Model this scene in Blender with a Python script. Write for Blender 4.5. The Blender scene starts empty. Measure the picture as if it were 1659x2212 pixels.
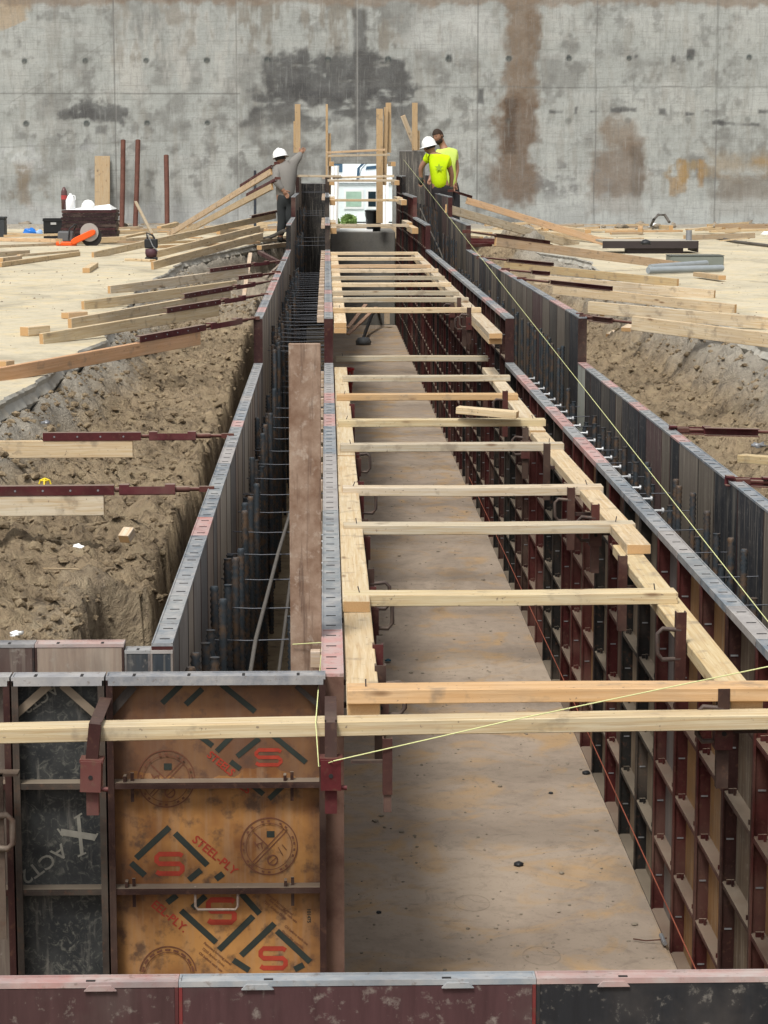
import bpy, bmesh, math, random
import numpy as np
from mathutils import Vector, Matrix
random.seed(7); R=math.radians
C=bpy.context.scene.collection
SC=bpy.context.scene
# ------------------------------------------------------------------ camera
F=4920.; TH=math.atan(748/F); CZ=2.9; PS=math.atan(124.5/(F/math.cos(TH)))
cd=bpy.data.cameras.new('camera'); cam=bpy.data.objects.new('camera',cd); C.objects.link(cam)
cam.location=(0,0,CZ); cam.rotation_euler=(math.pi/2-TH,0,-PS)
cd.sensor_fit='VERTICAL'; cd.sensor_height=36; cd.sensor_width=27; cd.lens=36*F/2212
cd.clip_start=.1; cd.clip_end=1000; SC.camera=cam
def ray(px,py):
    a=(px-829.5)/F; b=(py-1106)/F
    f=(math.sin(PS)*math.cos(TH),math.cos(PS)*math.cos(TH),-math.sin(TH)); r=(math.cos(PS),-math.sin(PS),0)
    d=(-math.sin(PS)*math.sin(TH),-math.cos(PS)*math.sin(TH),-math.cos(TH))
    return [f[i]+a*r[i]+b*d[i] for i in range(3)]
def bz(px,py,z):
    v=ray(px,py); t=(z-CZ)/v[2]; return Vector((v[0]*t,v[1]*t,z))
def by(px,py,y):
    v=ray(px,py); t=y/v[1]; return Vector((v[0]*t,y,CZ+v[2]*t))
# ------------------------------------------------------------------ world and light
w=bpy.data.worlds.new('World'); SC.world=w; w.use_nodes=True; nt=w.node_tree; nt.nodes.clear()
SUN_EL=R(58); SUN_AZ=R(205)
sky=nt.nodes.new('ShaderNodeTexSky'); sky.sky_type='NISHITA'; sky.sun_disc=False
sky.sun_elevation=SUN_EL; sky.sun_rotation=SUN_AZ; sky.dust_density=4; sky.air_density=1.0
hs=nt.nodes.new('ShaderNodeHueSaturation'); hs.inputs['Saturation'].default_value=.12
bg=nt.nodes.new('ShaderNodeBackground'); bg.inputs['Strength'].default_value=.12
ow=nt.nodes.new('ShaderNodeOutputWorld')
nt.links.new(sky.outputs[0],hs.inputs['Color']); nt.links.new(hs.outputs[0],bg.inputs[0]); nt.links.new(bg.outputs[0],ow.inputs[0])
sl=bpy.data.lights.new('sun','SUN'); sl.energy=2.3; sl.angle=R(13); sl.color=(1,.96,.88)
so=bpy.data.objects.new('sun',sl); C.objects.link(so)
# azimuth measured so that the lamp and the sky agree
sd=Vector((math.sin(SUN_AZ)*math.cos(SUN_EL),math.cos(SUN_AZ)*math.cos(SUN_EL),math.sin(SUN_EL)))
so.rotation_euler=sd.to_track_quat('Z','Y').to_euler(); so.location=(0,0,30)
SC.view_settings.view_transform='Standard'; SC.view_settings.look='None'; SC.view_settings.exposure=0.45; SC.view_settings.gamma=1
# ------------------------------------------------------------------ object helpers
GR={}
def tag(o,label=None,cat=None,group=None,kind=None):
    if label: o['label']=label
    if cat: o['category']=cat
    if group: o['group']=group
    if kind: o['kind']=kind
    return o
def empty(name,loc,label,cat,group=None,rz=0):
    o=bpy.data.objects.new(name,None); C.objects.link(o); o.location=loc; o.rotation_euler=(0,0,rz); o.empty_display_size=.1
    return tag(o,label,cat,group)
def link(name,me,mat=None,parent=None,loc=(0,0,0),rot=(0,0,0),col=None):
    o=bpy.data.objects.new(name,me); C.objects.link(o)
    if mat is not None and len(me.materials)==0:
        for m in (mat if isinstance(mat,(list,tuple)) else [mat]): me.materials.append(m)
    o.parent=parent; o.location=loc
    if isinstance(rot,Matrix): o.rotation_euler=rot.to_euler()
    else: o.rotation_euler=rot
    if col: o.color=(col[0],col[1],col[2],1)
    return o
class MB:
    def __init__(s): s.v=[]; s.f=[]; s.m=[]; s.sm=[]
    def add(s,vs,fs,m=0,smooth=False):
        n=len(s.v); s.v+= [tuple(v) for v in vs]; s.f+=[tuple(i+n for i in f) for f in fs]; s.m+=[m]*len(fs); s.sm+=[smooth]*len(fs); return s
    def box(s,a,b,m=0,M=None,ch=0):
        x0,y0,z0=a; x1,y1,z1=b
        vs=[Vector(p) for p in ((x0,y0,z0),(x1,y0,z0),(x1,y1,z0),(x0,y1,z0),(x0,y0,z1),(x1,y0,z1),(x1,y1,z1),(x0,y1,z1))]
        if M is not None: vs=[M@v for v in vs]
        return s.add(vs,[(0,3,2,1),(4,5,6,7),(0,1,5,4),(1,2,6,5),(2,3,7,6),(3,0,4,7)],m)
    def tube(s,pts,r,n=8,m=0,cap=True,smooth=True):
        pts=[Vector(p) for p in pts]; rr=r if isinstance(r,(list,tuple)) else [r]*len(pts)
        vs=[]; up=Vector((0,0,1)); prev=None
        for i,p in enumerate(pts):
            d=(pts[min(i+1,len(pts)-1)]-pts[max(i-1,0)]).normalized()
            if prev is None:
                a=d.cross(up)
                if a.length<.05: a=d.cross(Vector((1,0,0)))
                a.normalize()
            else:
                a=prev-d*prev.dot(d); a.normalize()
            prev=a; b=d.cross(a)
            for k in range(n):
                t=2*math.pi*k/n; vs.append(p+(a*math.cos(t)+b*math.sin(t))*rr[i])
        fs=[]
        for i in range(len(pts)-1):
            for k in range(n): fs.append((i*n+k,i*n+(k+1)%n,(i+1)*n+(k+1)%n,(i+1)*n+k))
        s.add(vs,fs,m,smooth)
        if cap:
            s.add(vs[:n],[tuple(range(n))],m); s.add(vs[-n:],[tuple(reversed(range(n)))],m)
        return s
    def lathe(s,prof,n=16,m=0,c=(0,0,0),smooth=True):
        vs=[];fs=[]
        for r,z in prof:
            for k in range(n):
                t=2*math.pi*k/n; vs.append((c[0]+r*math.cos(t),c[1]+r*math.sin(t),c[2]+z))
        for i in range(len(prof)-1):
            for k in range(n): fs.append((i*n+k,i*n+(k+1)%n,(i+1)*n+(k+1)%n,(i+1)*n+k))
        return s.add(vs,fs,m,smooth)
    def poly(s,pts,th,m=0,M=None):
        # flat outline in XZ extruded in +Y by th
        n=len(pts); vs=[Vector((p[0],0,p[1])) for p in pts]+[Vector((p[0],th,p[1])) for p in pts]
        if M is not None: vs=[M@v for v in vs]
        fs=[tuple(range(n)),tuple(reversed(range(n,2*n)))]+[(i,i+n,(i+1)%n+n,(i+1)%n) for i in range(n)]
        return s.add(vs,fs,m)
    def mesh(s,name='mesh',fixn=False):
        me=bpy.data.meshes.new(name); me.from_pydata(s.v,[],s.f); me.polygons.foreach_set('material_index',s.m); me.polygons.foreach_set('use_smooth',s.sm)
        if fixn:
            bm=bmesh.new(); bm.from_mesh(me); bmesh.ops.recalc_face_normals(bm,faces=bm.faces); bm.to_mesh(me); bm.free()
        me.update(); return me
def bevel(me,wd,seg=1):
    bm=bmesh.new(); bm.from_mesh(me); bmesh.ops.remove_doubles(bm,verts=bm.verts,dist=1e-6)
    bmesh.ops.bevel(bm,geom=list(bm.edges),offset=wd,segments=seg,affect='EDGES',profile=.5); bm.to_mesh(me); bm.free(); return me
# ------------------------------------------------------------------ material helpers
class NT:
    def __init__(s,name):
        s.m=bpy.data.materials.new(name); s.m.use_nodes=True; s.t=s.m.node_tree; s.n=s.t.nodes
        s.b=s.n['Principled BSDF']; s.b.inputs['Specular IOR Level'].default_value=.3
    def new(s,ty,**k):
        x=s.n.new('ShaderNode'+ty)
        for a,b in k.items():
            setattr(x,a,b)
        return x
    def l(s,a,b): s.t.links.new(a,b)
    def set(s,sock,v):
        if hasattr(v,'is_output') or isinstance(v,bpy.types.NodeSocket): s.l(v,sock)
        else: sock.default_value=v
    def coord(s,kind='Object',scale=(1,1,1),loc=None):
        tc=s.new('TexCoord'); mp=s.new('Mapping'); s.l(tc.outputs[kind],mp.inputs[0]); mp.inputs['Scale'].default_value=scale
        if loc is not None: s.l(loc,mp.inputs['Location'])
        return mp.outputs[0]
    def rnd3(s):
        oi=s.new('ObjectInfo'); cb=s.new('CombineXYZ')
        for i,k in enumerate((37.,91.,53.)):
            m=s.math('MULTIPLY',oi.outputs['Random'],k); s.l(m,cb.inputs[i])
        return cb.outputs[0]
    def math(s,op,a,b=0,c=None,clamp=False):
        x=s.new('Math',operation=op,use_clamp=clamp); s.set(x.inputs[0],a); s.set(x.inputs[1],b)
        if c is not None: s.set(x.inputs[2],c)
        return x.outputs[0]
    def noise(s,vec,scale,det=4,rough=.55,dist=0):
        x=s.new('TexNoise'); s.l(vec,x.inputs['Vector']); x.inputs['Scale'].default_value=scale; x.inputs['Detail'].default_value=det; x.inputs['Roughness'].default_value=rough; x.inputs['Distortion'].default_value=dist
        return x.outputs['Fac']
    def ramp(s,fac,stops):
        x=s.new('ValToRGB'); s.l(fac,x.inputs[0]); e=x.color_ramp.elements
        while len(e)<len(stops): e.new(.5)
        for i,(p,c) in enumerate(stops):
            e[i].position=p; e[i].color=(c,c,c,1) if not isinstance(c,(tuple,list)) else (c[0],c[1],c[2],1)
        return x.outputs[0]
    def mix(s,fac,a,b,mode='MIX'):
        x=s.new('MixRGB',blend_type=mode); s.set(x.inputs[0],fac)
        for i,v in ((1,a),(2,b)):
            if isinstance(v,(tuple,list)): v=(v[0],v[1],v[2],1)
            s.set(x.inputs[i],v)
        return x.outputs[0]
    def bump(s,h,st=.3,d=.01):
        x=s.new('Bump'); x.inputs['Strength'].default_value=st; x.inputs['Distance'].default_value=d; s.l(h,x.inputs['Height']); s.l(x.outputs[0],s.b.inputs['Normal']); return x
    def out(s,col,rough=.8,metal=0):
        s.set(s.b.inputs['Base Color'],col if not isinstance(col,(tuple,list)) else (col[0],col[1],col[2],1)); s.set(s.b.inputs['Roughness'],rough); s.set(s.b.inputs['Metallic'],metal); return s.m
def objcol(t): return t.new('ObjectInfo').outputs['Color']
def upmask(t,lo=.6,hi=.9):
    g=t.new('NewGeometry'); sp=t.new('SeparateXYZ'); t.l(g.outputs['Normal'],sp.inputs[0])
    return t.ramp(sp.outputs[2],[(lo,0.),(hi,1.)])
# wood: grain runs along local X, colour from the object
def m_wood(name='lumber'):
    t=NT(name); r=t.rnd3(); v=t.coord('Object',(1.2,26,26),r); g=t.noise(v,3,5,.6,.4)
    v2=t.coord('Object',(5,90,90),r); g2=t.noise(v2,4,3,.6)
    v3=t.coord('Object',(1,1,1),r); bl=t.noise(v3,3.,3)
    vk=t.coord('Object',(1,3.2,3.2),r); vo=t.new('TexVoronoi'); t.l(vk,vo.inputs['Vector']); vo.inputs['Scale'].default_value=3.4
    kn=t.ramp(vo.outputs['Distance'],[(.05,1.),(.13,0.)])
    c=t.mix(t.ramp(g,[(.35,0.),(.7,1.)]),objcol(t),t.mix(1,objcol(t),(.82,.72,.58),'MULTIPLY'))
    c=t.mix(t.math('MULTIPLY',g2,.34),c,(.30,.18,.08)); gs=t.noise(t.coord('Object',(.7,34,34),r),2.2,2,.5,.8); c=t.mix(t.ramp(gs,[(.50,0.),(.56,.45),(.62,.0)]),c,(.36,.22,.10)); c=t.mix(t.ramp(bl,[(.52,0.),(.78,.45)]),c,(.30,.25,.19))
    dk=t.noise(v3,11,4); c=t.mix(t.ramp(dk,[(.58,0.),(.70,.6)]),c,(.19,.15,.11)); dt=t.noise(v3,60,3); c=t.mix(t.ramp(dt,[(.66,0.),(.72,.7)]),c,(.12,.09,.07))
    c=t.mix(t.math('MULTIPLY',kn,.75),c,(.13,.065,.03))
    tc=t.new('TexCoord'); sp=t.new('SeparateXYZ'); t.l(tc.outputs['Normal'],sp.inputs[0]); ax=t.math('ABSOLUTE',sp.outputs[0])
    c=t.mix(t.math('GREATER_THAN',ax,.9),c,t.mix(g2,(.34,.19,.08),(.55,.36,.18)))
    t.bump(g,.25,.004); return t.out(c,.75)
WOOD=m_wood()
def m_steel(name,dust=.55,metal=.25):
    t=NT(name); r=t.rnd3(); v=t.coord('Object',(1,1,1),r); n=t.noise(v,9,6,.65); n2=t.noise(v,45,4,.6); n3=t.noise(v,2.5,3)
    c=t.mix(t.ramp(n,[(.45,0.),(.68,.85)]),objcol(t),t.mix(1,objcol(t),(.5,.4,.4),'MULTIPLY'))
    c=t.mix(t.ramp(n2,[(.56,0.),(.7,.6)]),c,(.11,.055,.035)); c=t.mix(t.ramp(n3,[(.5,0.),(.8,.35)]),c,(.28,.22,.17))
    c=t.mix(t.math('MULTIPLY',upmask(t),dust),c,t.mix(n,(.27,.21,.15),(.42,.36,.28)))
    t.bump(n,.25,.003); return t.out(c,t.ramp(n,[(.3,.45),(.7,.75)]),metal)
STEEL=m_steel('painted rusty steel'); STEELC=m_steel('painted steel clean top',.12)
def m_rail():
    t=NT('form top rail'); r=t.rnd3(); v=t.coord('Object',(1,1,1),r); n=t.noise(v,14,6,.7); n2=t.noise(v,60,4,.6); n3=t.noise(v,5,3)
    c=t.mix(t.ramp(n,[(.4,0.),(.66,.7)]),objcol(t),(.42,.40,.38)); c=t.mix(t.ramp(n3,[(.5,0.),(.7,.5)]),c,(.13,.13,.14))
    c=t.mix(t.ramp(n2,[(.6,0.),(.7,.55)]),c,(.14,.1,.08)); t.bump(n,.3,.003); return t.out(c,.55,.15)
RAIL=m_rail()
def m_ply(name='worn form plywood',streak=1.0):
    t=NT(name); r=t.rnd3(); v=t.coord('Object',(9,9,1.1),r); g=t.noise(v,5,6,.62,.3); v1=t.coord('Object',(1,1,1),r)
    n=t.noise(v1,5,5,.6); n2=t.noise(v1,40,4,.65); vs=t.coord('Object',(14,14,.7),r); s=t.noise(vs,3,3,.5)
    s=t.math('MULTIPLY',s,streak)
    c=t.mix(t.ramp(g,[(.35,0.),(.7,.7)]),objcol(t),t.mix(1,objcol(t),(.55,.5,.5),'MULTIPLY'))
    c=t.mix(t.ramp(s,[(.52,0.),(.72,.4)]),c,(.40,.36,.30)); c=t.mix(t.ramp(n,[(.5,0.),(.75,.45)]),c,(.10,.085,.075))
    c=t.mix(t.ramp(n2,[(.58,0.),(.72,.45)]),c,(.33,.30,.26)); t.bump(g,.15,.003); return t.out(c,.6)
PLY=m_ply(); PLYF=m_ply('dark form face plywood',.6)
def m_orange():
    t=NT('amber film plywood back'); v=t.coord('Object',(1,1,1)); n=t.noise(v,3.5,5,.6); n2=t.noise(v,22,5,.6); vs=t.coord('Object',(12,12,1)); s=t.noise(vs,3,4,.6)
    c=t.mix(t.ramp(n,[(.38,0.),(.62,1.)]),(.17,.07,.026),(.40,.20,.065)); c=t.mix(t.ramp(s,[(.48,0.),(.72,.5)]),c,(.30,.21,.14))
    c=t.mix(t.ramp(n2,[(.52,0.),(.68,.85)]),c,(.075,.045,.032))
    sp=t.new('SeparateXYZ'); t.l(v,sp.inputs[0])
    # mud and rust wash that lies in the top bay and along the side rails
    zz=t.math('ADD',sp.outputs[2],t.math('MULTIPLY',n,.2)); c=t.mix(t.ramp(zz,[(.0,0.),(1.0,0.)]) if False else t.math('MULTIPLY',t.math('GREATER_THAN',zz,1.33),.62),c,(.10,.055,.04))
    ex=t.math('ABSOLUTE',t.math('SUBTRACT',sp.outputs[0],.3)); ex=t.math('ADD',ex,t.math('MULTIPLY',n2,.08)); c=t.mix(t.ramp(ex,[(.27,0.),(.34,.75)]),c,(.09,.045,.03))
    t.bump(n2,.12,.003); return t.out(c,.5)
ORANGE=m_orange()
def m_dark_ply():
    t=NT('black film plywood back'); v=t.coord('Object',(1,1,1)); n=t.noise(v,6,6,.65); n2=t.noise(v,38,5,.7,1.5); vs=t.coord('Object',(18,18,2.2)); s=t.noise(vs,3,4,.6)
    c=t.mix(t.ramp(n,[(.4,0.),(.7,.8)]),(.018,.02,.022),(.06,.062,.06)); c=t.mix(t.ramp(n2,[(.52,0.),(.68,.55)]),c,(.17,.165,.14)); c=t.mix(t.ramp(s,[(.56,0.),(.75,.4)]),c,(.25,.23,.2))
    t.bump(n2,.12,.003); return t.out(c,.5)
DARKPLY=m_dark_ply()
def plain(name,col,rough=.6,metal=0,var=.25,sc=8):
    t=NT(name); v=t.coord('Object'); n=t.noise(v,sc,5,.6); c=t.mix(t.ramp(n,[(.35,0.),(.7,var)]),col,(col[0]*.4,col[1]*.4,col[2]*.4)); t.bump(n,.12,.003); return t.out(c,rough,metal)
def m_rebar():
    t=NT('rebar steel'); v=t.coord('Object',(1,1,1),t.rnd3()); n=t.noise(v,18,4,.6)
    c=t.mix(t.ramp(n,[(.45,0.),(.65,1.)]),(.045,.055,.065),(.13,.085,.055)); return t.out(c,.6,.35)
REBAR=m_rebar(); TIED=plain('dull tie wire',(.10,.105,.12),.5,.4)
def m_concrete(name,c1,c2,sand,amt=.5,damp=0):
    t=NT(name); v=t.coord('Object'); n=t.noise(v,.9,6,.6,.4); n2=t.noise(v,9,6,.7); n3=t.noise(v,55,4,.6); n4=t.noise(v,2.3,5,.6,1.2)
    c=t.mix(t.ramp(n,[(.35,0.),(.65,1.)]),c1,c2); c=t.mix(t.ramp(n4,[(.5,0.),(.66,amt)]),c,sand); c=t.mix(t.ramp(n2,[(.5,0.),(.75,.5)]),c,tuple(k*.6 for k in c1)); c=t.mix(t.ramp(n3,[(.62,0.),(.72,.5)]),c,tuple(k*.35 for k in c1))
    if damp:
        nd=t.noise(t.coord('Object',(1,.45,1)),.8,7,.7,1.0); c=t.mix(t.ramp(nd,[(.50,0.),(.66,damp)]),c,tuple(k*.55 for k in c1)); nf=t.noise(v,5,5,.75,2.); c=t.mix(t.ramp(nf,[(.55,0.),(.7,damp)]),c,tuple(k*.62 for k in c1))
    h=t.math('ADD',t.math('MULTIPLY',n2,.7),t.math('MULTIPLY',n3,.3)); t.bump(h,.45,.012); return t.out(c,.85)
FLOORM=m_concrete('dusty trench concrete',(.265,.212,.168),(.37,.30,.235),(.40,.25,.11),.7,.55)
SLABM=m_concrete('sand covered slab',(.43,.385,.285),(.53,.47,.345),(.56,.46,.28),.8,.75)
SLABE=m_concrete('broken slab edge',(.36,.35,.31),(.48,.46,.41),(.36,.31,.23),.5)
def m_dirt():
    t=NT('dug earth'); v=t.coord('Object'); n=t.noise(v,1.3,6,.65,.5); n2=t.noise(v,9,7,.72,.6); n3=t.noise(v,40,5,.7); at=t.new('Attribute'); at.attribute_name='grey'
    c=t.mix(t.ramp(n,[(.35,0.),(.65,1.)]),(.23,.172,.108),(.38,.29,.185)); c=t.mix(t.ramp(n2,[(.48,0.),(.66,.85)]),c,(.38,.30,.19)); c=t.mix(t.ramp(n2,[(.32,.9),(.46,0.)]),c,(.07,.049,.032))  # noise hollows coloured dark as painted crevice shade
    c=t.mix(t.ramp(n3,[(.58,0.),(.72,.6)]),c,(.33,.28,.21)); c=t.mix(t.math('MULTIPLY',at.outputs['Fac'],.75),c,t.mix(n2,(.24,.225,.195),(.50,.475,.42)))
    h=t.math('ADD',t.math('MULTIPLY',n2,.7),t.math('MULTIPLY',n3,.3)); t.bump(h,1.0,.10); return t.out(c,.95)
DIRT=m_dirt()
# ------------------------------------------------------------------ numpy noise
rng=np.random.default_rng(5)
def vnoise(x,y,s,seed=0):
    g=np.random.default_rng(seed).random((257,257)); X=(x*s)%256; Y=(y*s)%256; i=X.astype(int); j=Y.astype(int); u=X-i; v=Y-j; u=u*u*(3-2*u); v=v*v*(3-2*v)
    return (g[i,j]*(1-u)*(1-v)+g[i+1,j]*u*(1-v)+g[i,j+1]*(1-u)*v+g[i+1,j+1]*u*v)*2-1
def fbm(x,y,s,o=4,seed=0,p=.5):
    a=0;k=1;t=0
    for i in range(o): a=a+k*vnoise(x+17.3*i,y+9.1*i,s*2**i,seed+i); t+=k; k*=p
    return a/t
def sstep(a,b,x): t=np.clip((x-a)/(b-a),0,1); return t*t*(3-2*t)
def gridmesh(name,X,Y,Z,keep=None):
    n,m=X.shape; co=np.stack([X,Y,Z],-1).reshape(-1,3); me=bpy.data.meshes.new(name)
    idx=np.arange(n*m).reshape(n,m); q=np.stack([idx[:-1,:-1],idx[1:,:-1],idx[1:,1:],idx[:-1,1:]],-1).reshape(-1,4)
    if keep is not None: q=q[keep.reshape(-1)]
    me.vertices.add(n*m); me.vertices.foreach_set('co',co.astype(np.float32).ravel()); k=len(q)
    me.loops.add(k*4); me.loops.foreach_set('vertex_index',q.astype(np.int32).ravel()); me.polygons.add(k)
    me.polygons.foreach_set('loop_start',np.arange(0,4*k,4,dtype=np.int32)); me.polygons.foreach_set('loop_total',np.full(k,4,dtype=np.int32)); me.polygons.foreach_set('use_smooth',np.ones(k,dtype=bool))
    me.update(calc_edges=True); return me
# ------------------------------------------------------------------ ground
ys=[-20,-8,0,3]; y=5.2
while y<49.2: ys.append(y); y*=1.0038
ys+= [49.4,52,60,90,200,600]; ys=np.array(ys)
xs=np.concatenate([[-400,-80,-30,-14,-9,-6.5,-5.2,-4.4],np.arange(-3.9,-.45,.027),[-.4,.3,1.,1.7,1.83],np.arange(1.88,4.3,.027),[4.6,5.2,6.5,9,14,30,80,400]])
LE=np.array([[5,-2.6],[8,-2.3],[10.5,-2.0],[12.6,-1.83],[13.6,-1.78],[15.8,-1.8],[17.3,-1.66],[18.2,-1.76],[20.8,-1.86],[24.8,-2.08],[28.5,-1.97],[32,-2.02],[34.3,-1.75],[39,-1.15],[43,-.75],[49,-.7]])
RE=np.array([[5,3.35],[12,3.3],[16.7,3.22],[18.1,3.27],[20.3,3.3],[25,3.35],[29.,3.42],[31.3,3.62],[33,3.55],[35.,3.2],[36.2,3.3],[37.5,3.6],[40.5,3.1],[42,2.1],[49,2.05]])
X,Y=np.meshgrid(xs,ys,indexing='ij')
big=fbm(X,Y,1.1,5,3); mid=fbm(X,Y*.8,4.2,4,11,.6); fin=fbm(X,Y,14,3,21,.6); rid=1-np.abs(fbm(X,Y,2.6,4,31,.6))*2
le=np.interp(Y,LE[:,0],LE[:,1])+.03*vnoise(X*0,Y,2.2,4); re=np.interp(Y,RE[:,0],RE[:,1])+.03*vnoise(X*0,Y,2.2,6)
cl=np.interp(Y,[5,7.7,7.9,9.0,9.33,9.45,11,15.5,18,24,30,36,42],[-.85,-.86,-.93,-.98,-.96,-.75,-.725,-.74,-.78,-.87,-.93,-.85,-.7])+.035*vnoise(X*0+3,Y,3.1,9)+.03*big
tl=np.clip((cl-X)/np.maximum(cl-le,.05),0,1)
lump=1-2*np.abs(fbm(X*1.3+.3*mid,Y*1.1,7.5,3,61,.55)); lump2=1-2*np.abs(fbm(X,Y*.9,16,2,71,.5)); far_=sstep(15,24,Y)
ter=fbm(X,Y*.7,1.9,4,81,.6); zb=1.16-.13*far_+.05*tl+.09*big+.10*mid+.10*np.round(ter*3)/3*.8+.05*lump+.022*lump2+.03*fin
zl=zb+(1.47-zb)*sstep(.66,1.0,tl+.10*mid)+.05*rid*sstep(.5,.8,tl)*(tl<.97)
zl=np.where(X>cl,.02+.05*mid+(zb-.07)*sstep(.075,0.0,X-cl-.03*mid),zl)
zl=np.where(X<le-.0,1.38,zl)
tr=np.clip((X-1.93)/np.maximum(re-1.93,.05),0,1)
zr=.93+.24*tr+.09*big+.11*mid+.09*np.round(ter*3)/3*.8+.05*lump+.022*lump2+.03*fin; zr=zr+(1.47-zr)*sstep(.68,1.,tr+.12*mid)+.07*rid*sstep(.55,.8,tr)*(tr<.97)
mound=.55*np.exp(-(((X-3.0)/.75)**2+((Y-38)/2.6)**2)); zr=zr+mound*(X<re+.2)
zr=np.where(X>re,1.38,zr)
mid_z=np.full_like(X,-.035)
Z=np.where(X<-.5,zl,np.where(X>1.86,zr,mid_z))
Z=np.where((Y>42.45)&(X>=-.5)&(X<=1.86),1.55,Z)
strip=sstep(47.3,48.2,Y+.5*big)*(Y<49.3); Z=np.where((strip>0)&(Y>46),np.maximum(Z,1.45+strip*(.2+.05*mid+.09*np.maximum(big,0))),Z)
Z=np.where(Y>49.3,1.5,Z); Z=np.where(Y<4.6,-.2,Z); Z=np.where((Y<6.68)&(X<-.5)&(Y>4.6),-.02,Z); Z=np.where((Y<6.68)&(X>1.86)&(Y>4.6),-.02,Z)
gm=gridmesh('ground',X,Y,Z); gm.materials.append(DIRT)
gv=np.clip(sstep(.66,.95,np.where(X<0,tl,tr)+.15*mid),0,1)*((X<-.5)|(X>1.86)); gv=np.maximum(gv,sstep(25,31,Y)*(Y<44)*.6*(X<0)); gv=np.maximum(gv,((Y>8)&(Y<9.5)&(X<-.7)&(X>-1.1))*.15)
at=gm.attributes.new('grey','FLOAT','POINT'); at.data.foreach_set('value',gv.astype(np.float32).ravel())
g=link('ground',gm); tag(g,'brown excavated earth beside and under the forms',kind='structure')
def bench(x,y):
    i=np.abs(xs-x).argmin(); j=np.abs(ys-y).argmin(); return float(Z[i,j])
# slabs
def slab(name,edge,xout,sgn,label):
    pts=[];
    for yy in np.arange(edge[0,0],48.95,.09):
        pts.append((float(np.interp(yy,edge[:,0],edge[:,1])+.03*vnoise(np.array([0.]),np.array([yy]),2.2,4 if sgn<0 else 6)[0]+random.uniform(-.012,.012)),float(yy)))
    mb=MB(); n=len(pts); zt=1.6
    lay=[(0,zt),(.012,zt-.018),(.0,zt-.05),(.03,zt-.10),(-.02,zt-.17)]
    vs=[]
    for (dx,z) in lay:
        for (x,yy) in pts: vs.append((x+sgn*dx*-1*random.uniform(.4,1.3)*1.0 if z<zt else x,yy,z))
    fs=[]
    for k in range(len(lay)-1):
        for i in range(n-1):
            f=(k*n+i,k*n+i+1,(k+1)*n+i+1,(k+1)*n+i); fs.append(f)
    mb.add(vs,fs,1)
    top=[]; 
    for i in range(n-1):
        a=pts[i]; b=pts[i+1]; mb.add([(a[0],a[1],zt),(b[0],b[1],zt),(xout,b[1],zt),(xout,a[1],zt)],[(0,1,2,3)],0)
    me=mb.mesh(name,True); o=link(name,me,[SLABM,SLABE]); tag(o,label,kind='structure'); return o
slab('slab',LE,-16,-1,'pale sandy slab left of the trench'); slab('slab',RE,20,1,'pale sandy slab right of the trench')
mb=MB().box((.0,4.0,-.03),(1.262,41.95,0)).box((1.262,4,-.03),(1.275,41.95,-.012))
o=link('trench_floor',mb.mesh('trench_floor'),FLOORM); tag(o,'dusty brown concrete floor of the trench',kind='structure')
# ------------------------------------------------------------------ retaining wall with stains
def m_wall():
    t=NT('stained wall concrete'); at=t.new('Attribute'); at.attribute_name='stain'; v=t.coord('Object'); n=t.noise(v,3,7,.7); n2=t.noise(v,26,5,.7); vs=t.coord('Object',(7,7,1.1)); s=t.noise(vs,2.5,5,.65)
    c=t.mix(t.ramp(n,[(.45,0.),(.7,.14)]),at.outputs['Color'],(.40,.415,.41)); c=t.mix(t.ramp(s,[(.48,0.),(.70,.35)]),c,(.12,.12,.115)); c=t.mix(t.ramp(n2,[(.56,0.),(.72,.35)]),c,(.15,.145,.135))
    nb=t.noise(t.coord('Object',(.5,.5,16)),2.4,4,.6); c=t.mix(t.ramp(nb,[(.54,0.),(.7,.3)]),c,(.14,.135,.125)); nw=t.noise(t.coord('Object',(10,10,.8)),2.,4,.6); c=t.mix(t.ramp(nw,[(.56,0.),(.7,.16)]),c,(.44,.455,.45)); t.bump(n2,.35,.03); return t.out(c,.88)
WALLM=m_wall()
wx=np.arange(-12,14.01,.026); wz=np.arange(1.0,7.6,.026); WX,WZ=np.meshgrid(wx,wz,indexing='ij')
PX=705.+ (WX-.0)*100.4+0; PX=705+WX*(1037-245)/(3.25+4.455)-0+(-0.0); PX=245+(WX+4.455)*(1037-245)/7.705; PY=(6.35-WZ)*(358-0)/(6.35-2.9)
base=np.stack([np.full_like(WX,.30),np.full_like(WX,.315),np.full_like(WX,.305)],-1)
def blend(mask,col): 
    global base
    base=base*(1-mask[...,None])+np.array(col)*mask[...,None]
N1=fbm(WX,WZ,1.2,5,41,.6); N2=fbm(WX,WZ,4,5,47,.6); N3=fbm(WX*1.,WZ*.25,5,4,51,.6); N4=fbm(WX*.25,WZ,5,4,57,.6)
blend(.55*sstep(.0,.45,N1),(.38,.39,.375)); blend(.6*sstep(.0,.4,-N1+.5*N2),(.15,.15,.142)); blend(.45*sstep(.12,.4,N2),(.13,.13,.125)); blend(.35*sstep(.1,.5,N3),(.20,.185,.16)); blend(.25*sstep(.1,.5,N4),(.40,.40,.385))
def rect(x0,y0,x1,y1,soft=14,n=22,nn=None):
    q=N2*n+N1*n
    dx=np.minimum(PX-x0,x1-PX)+q; dy=np.minimum(PY-y0,y1-PY)+q; return sstep(-soft,soft,np.minimum(dx,dy))
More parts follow.
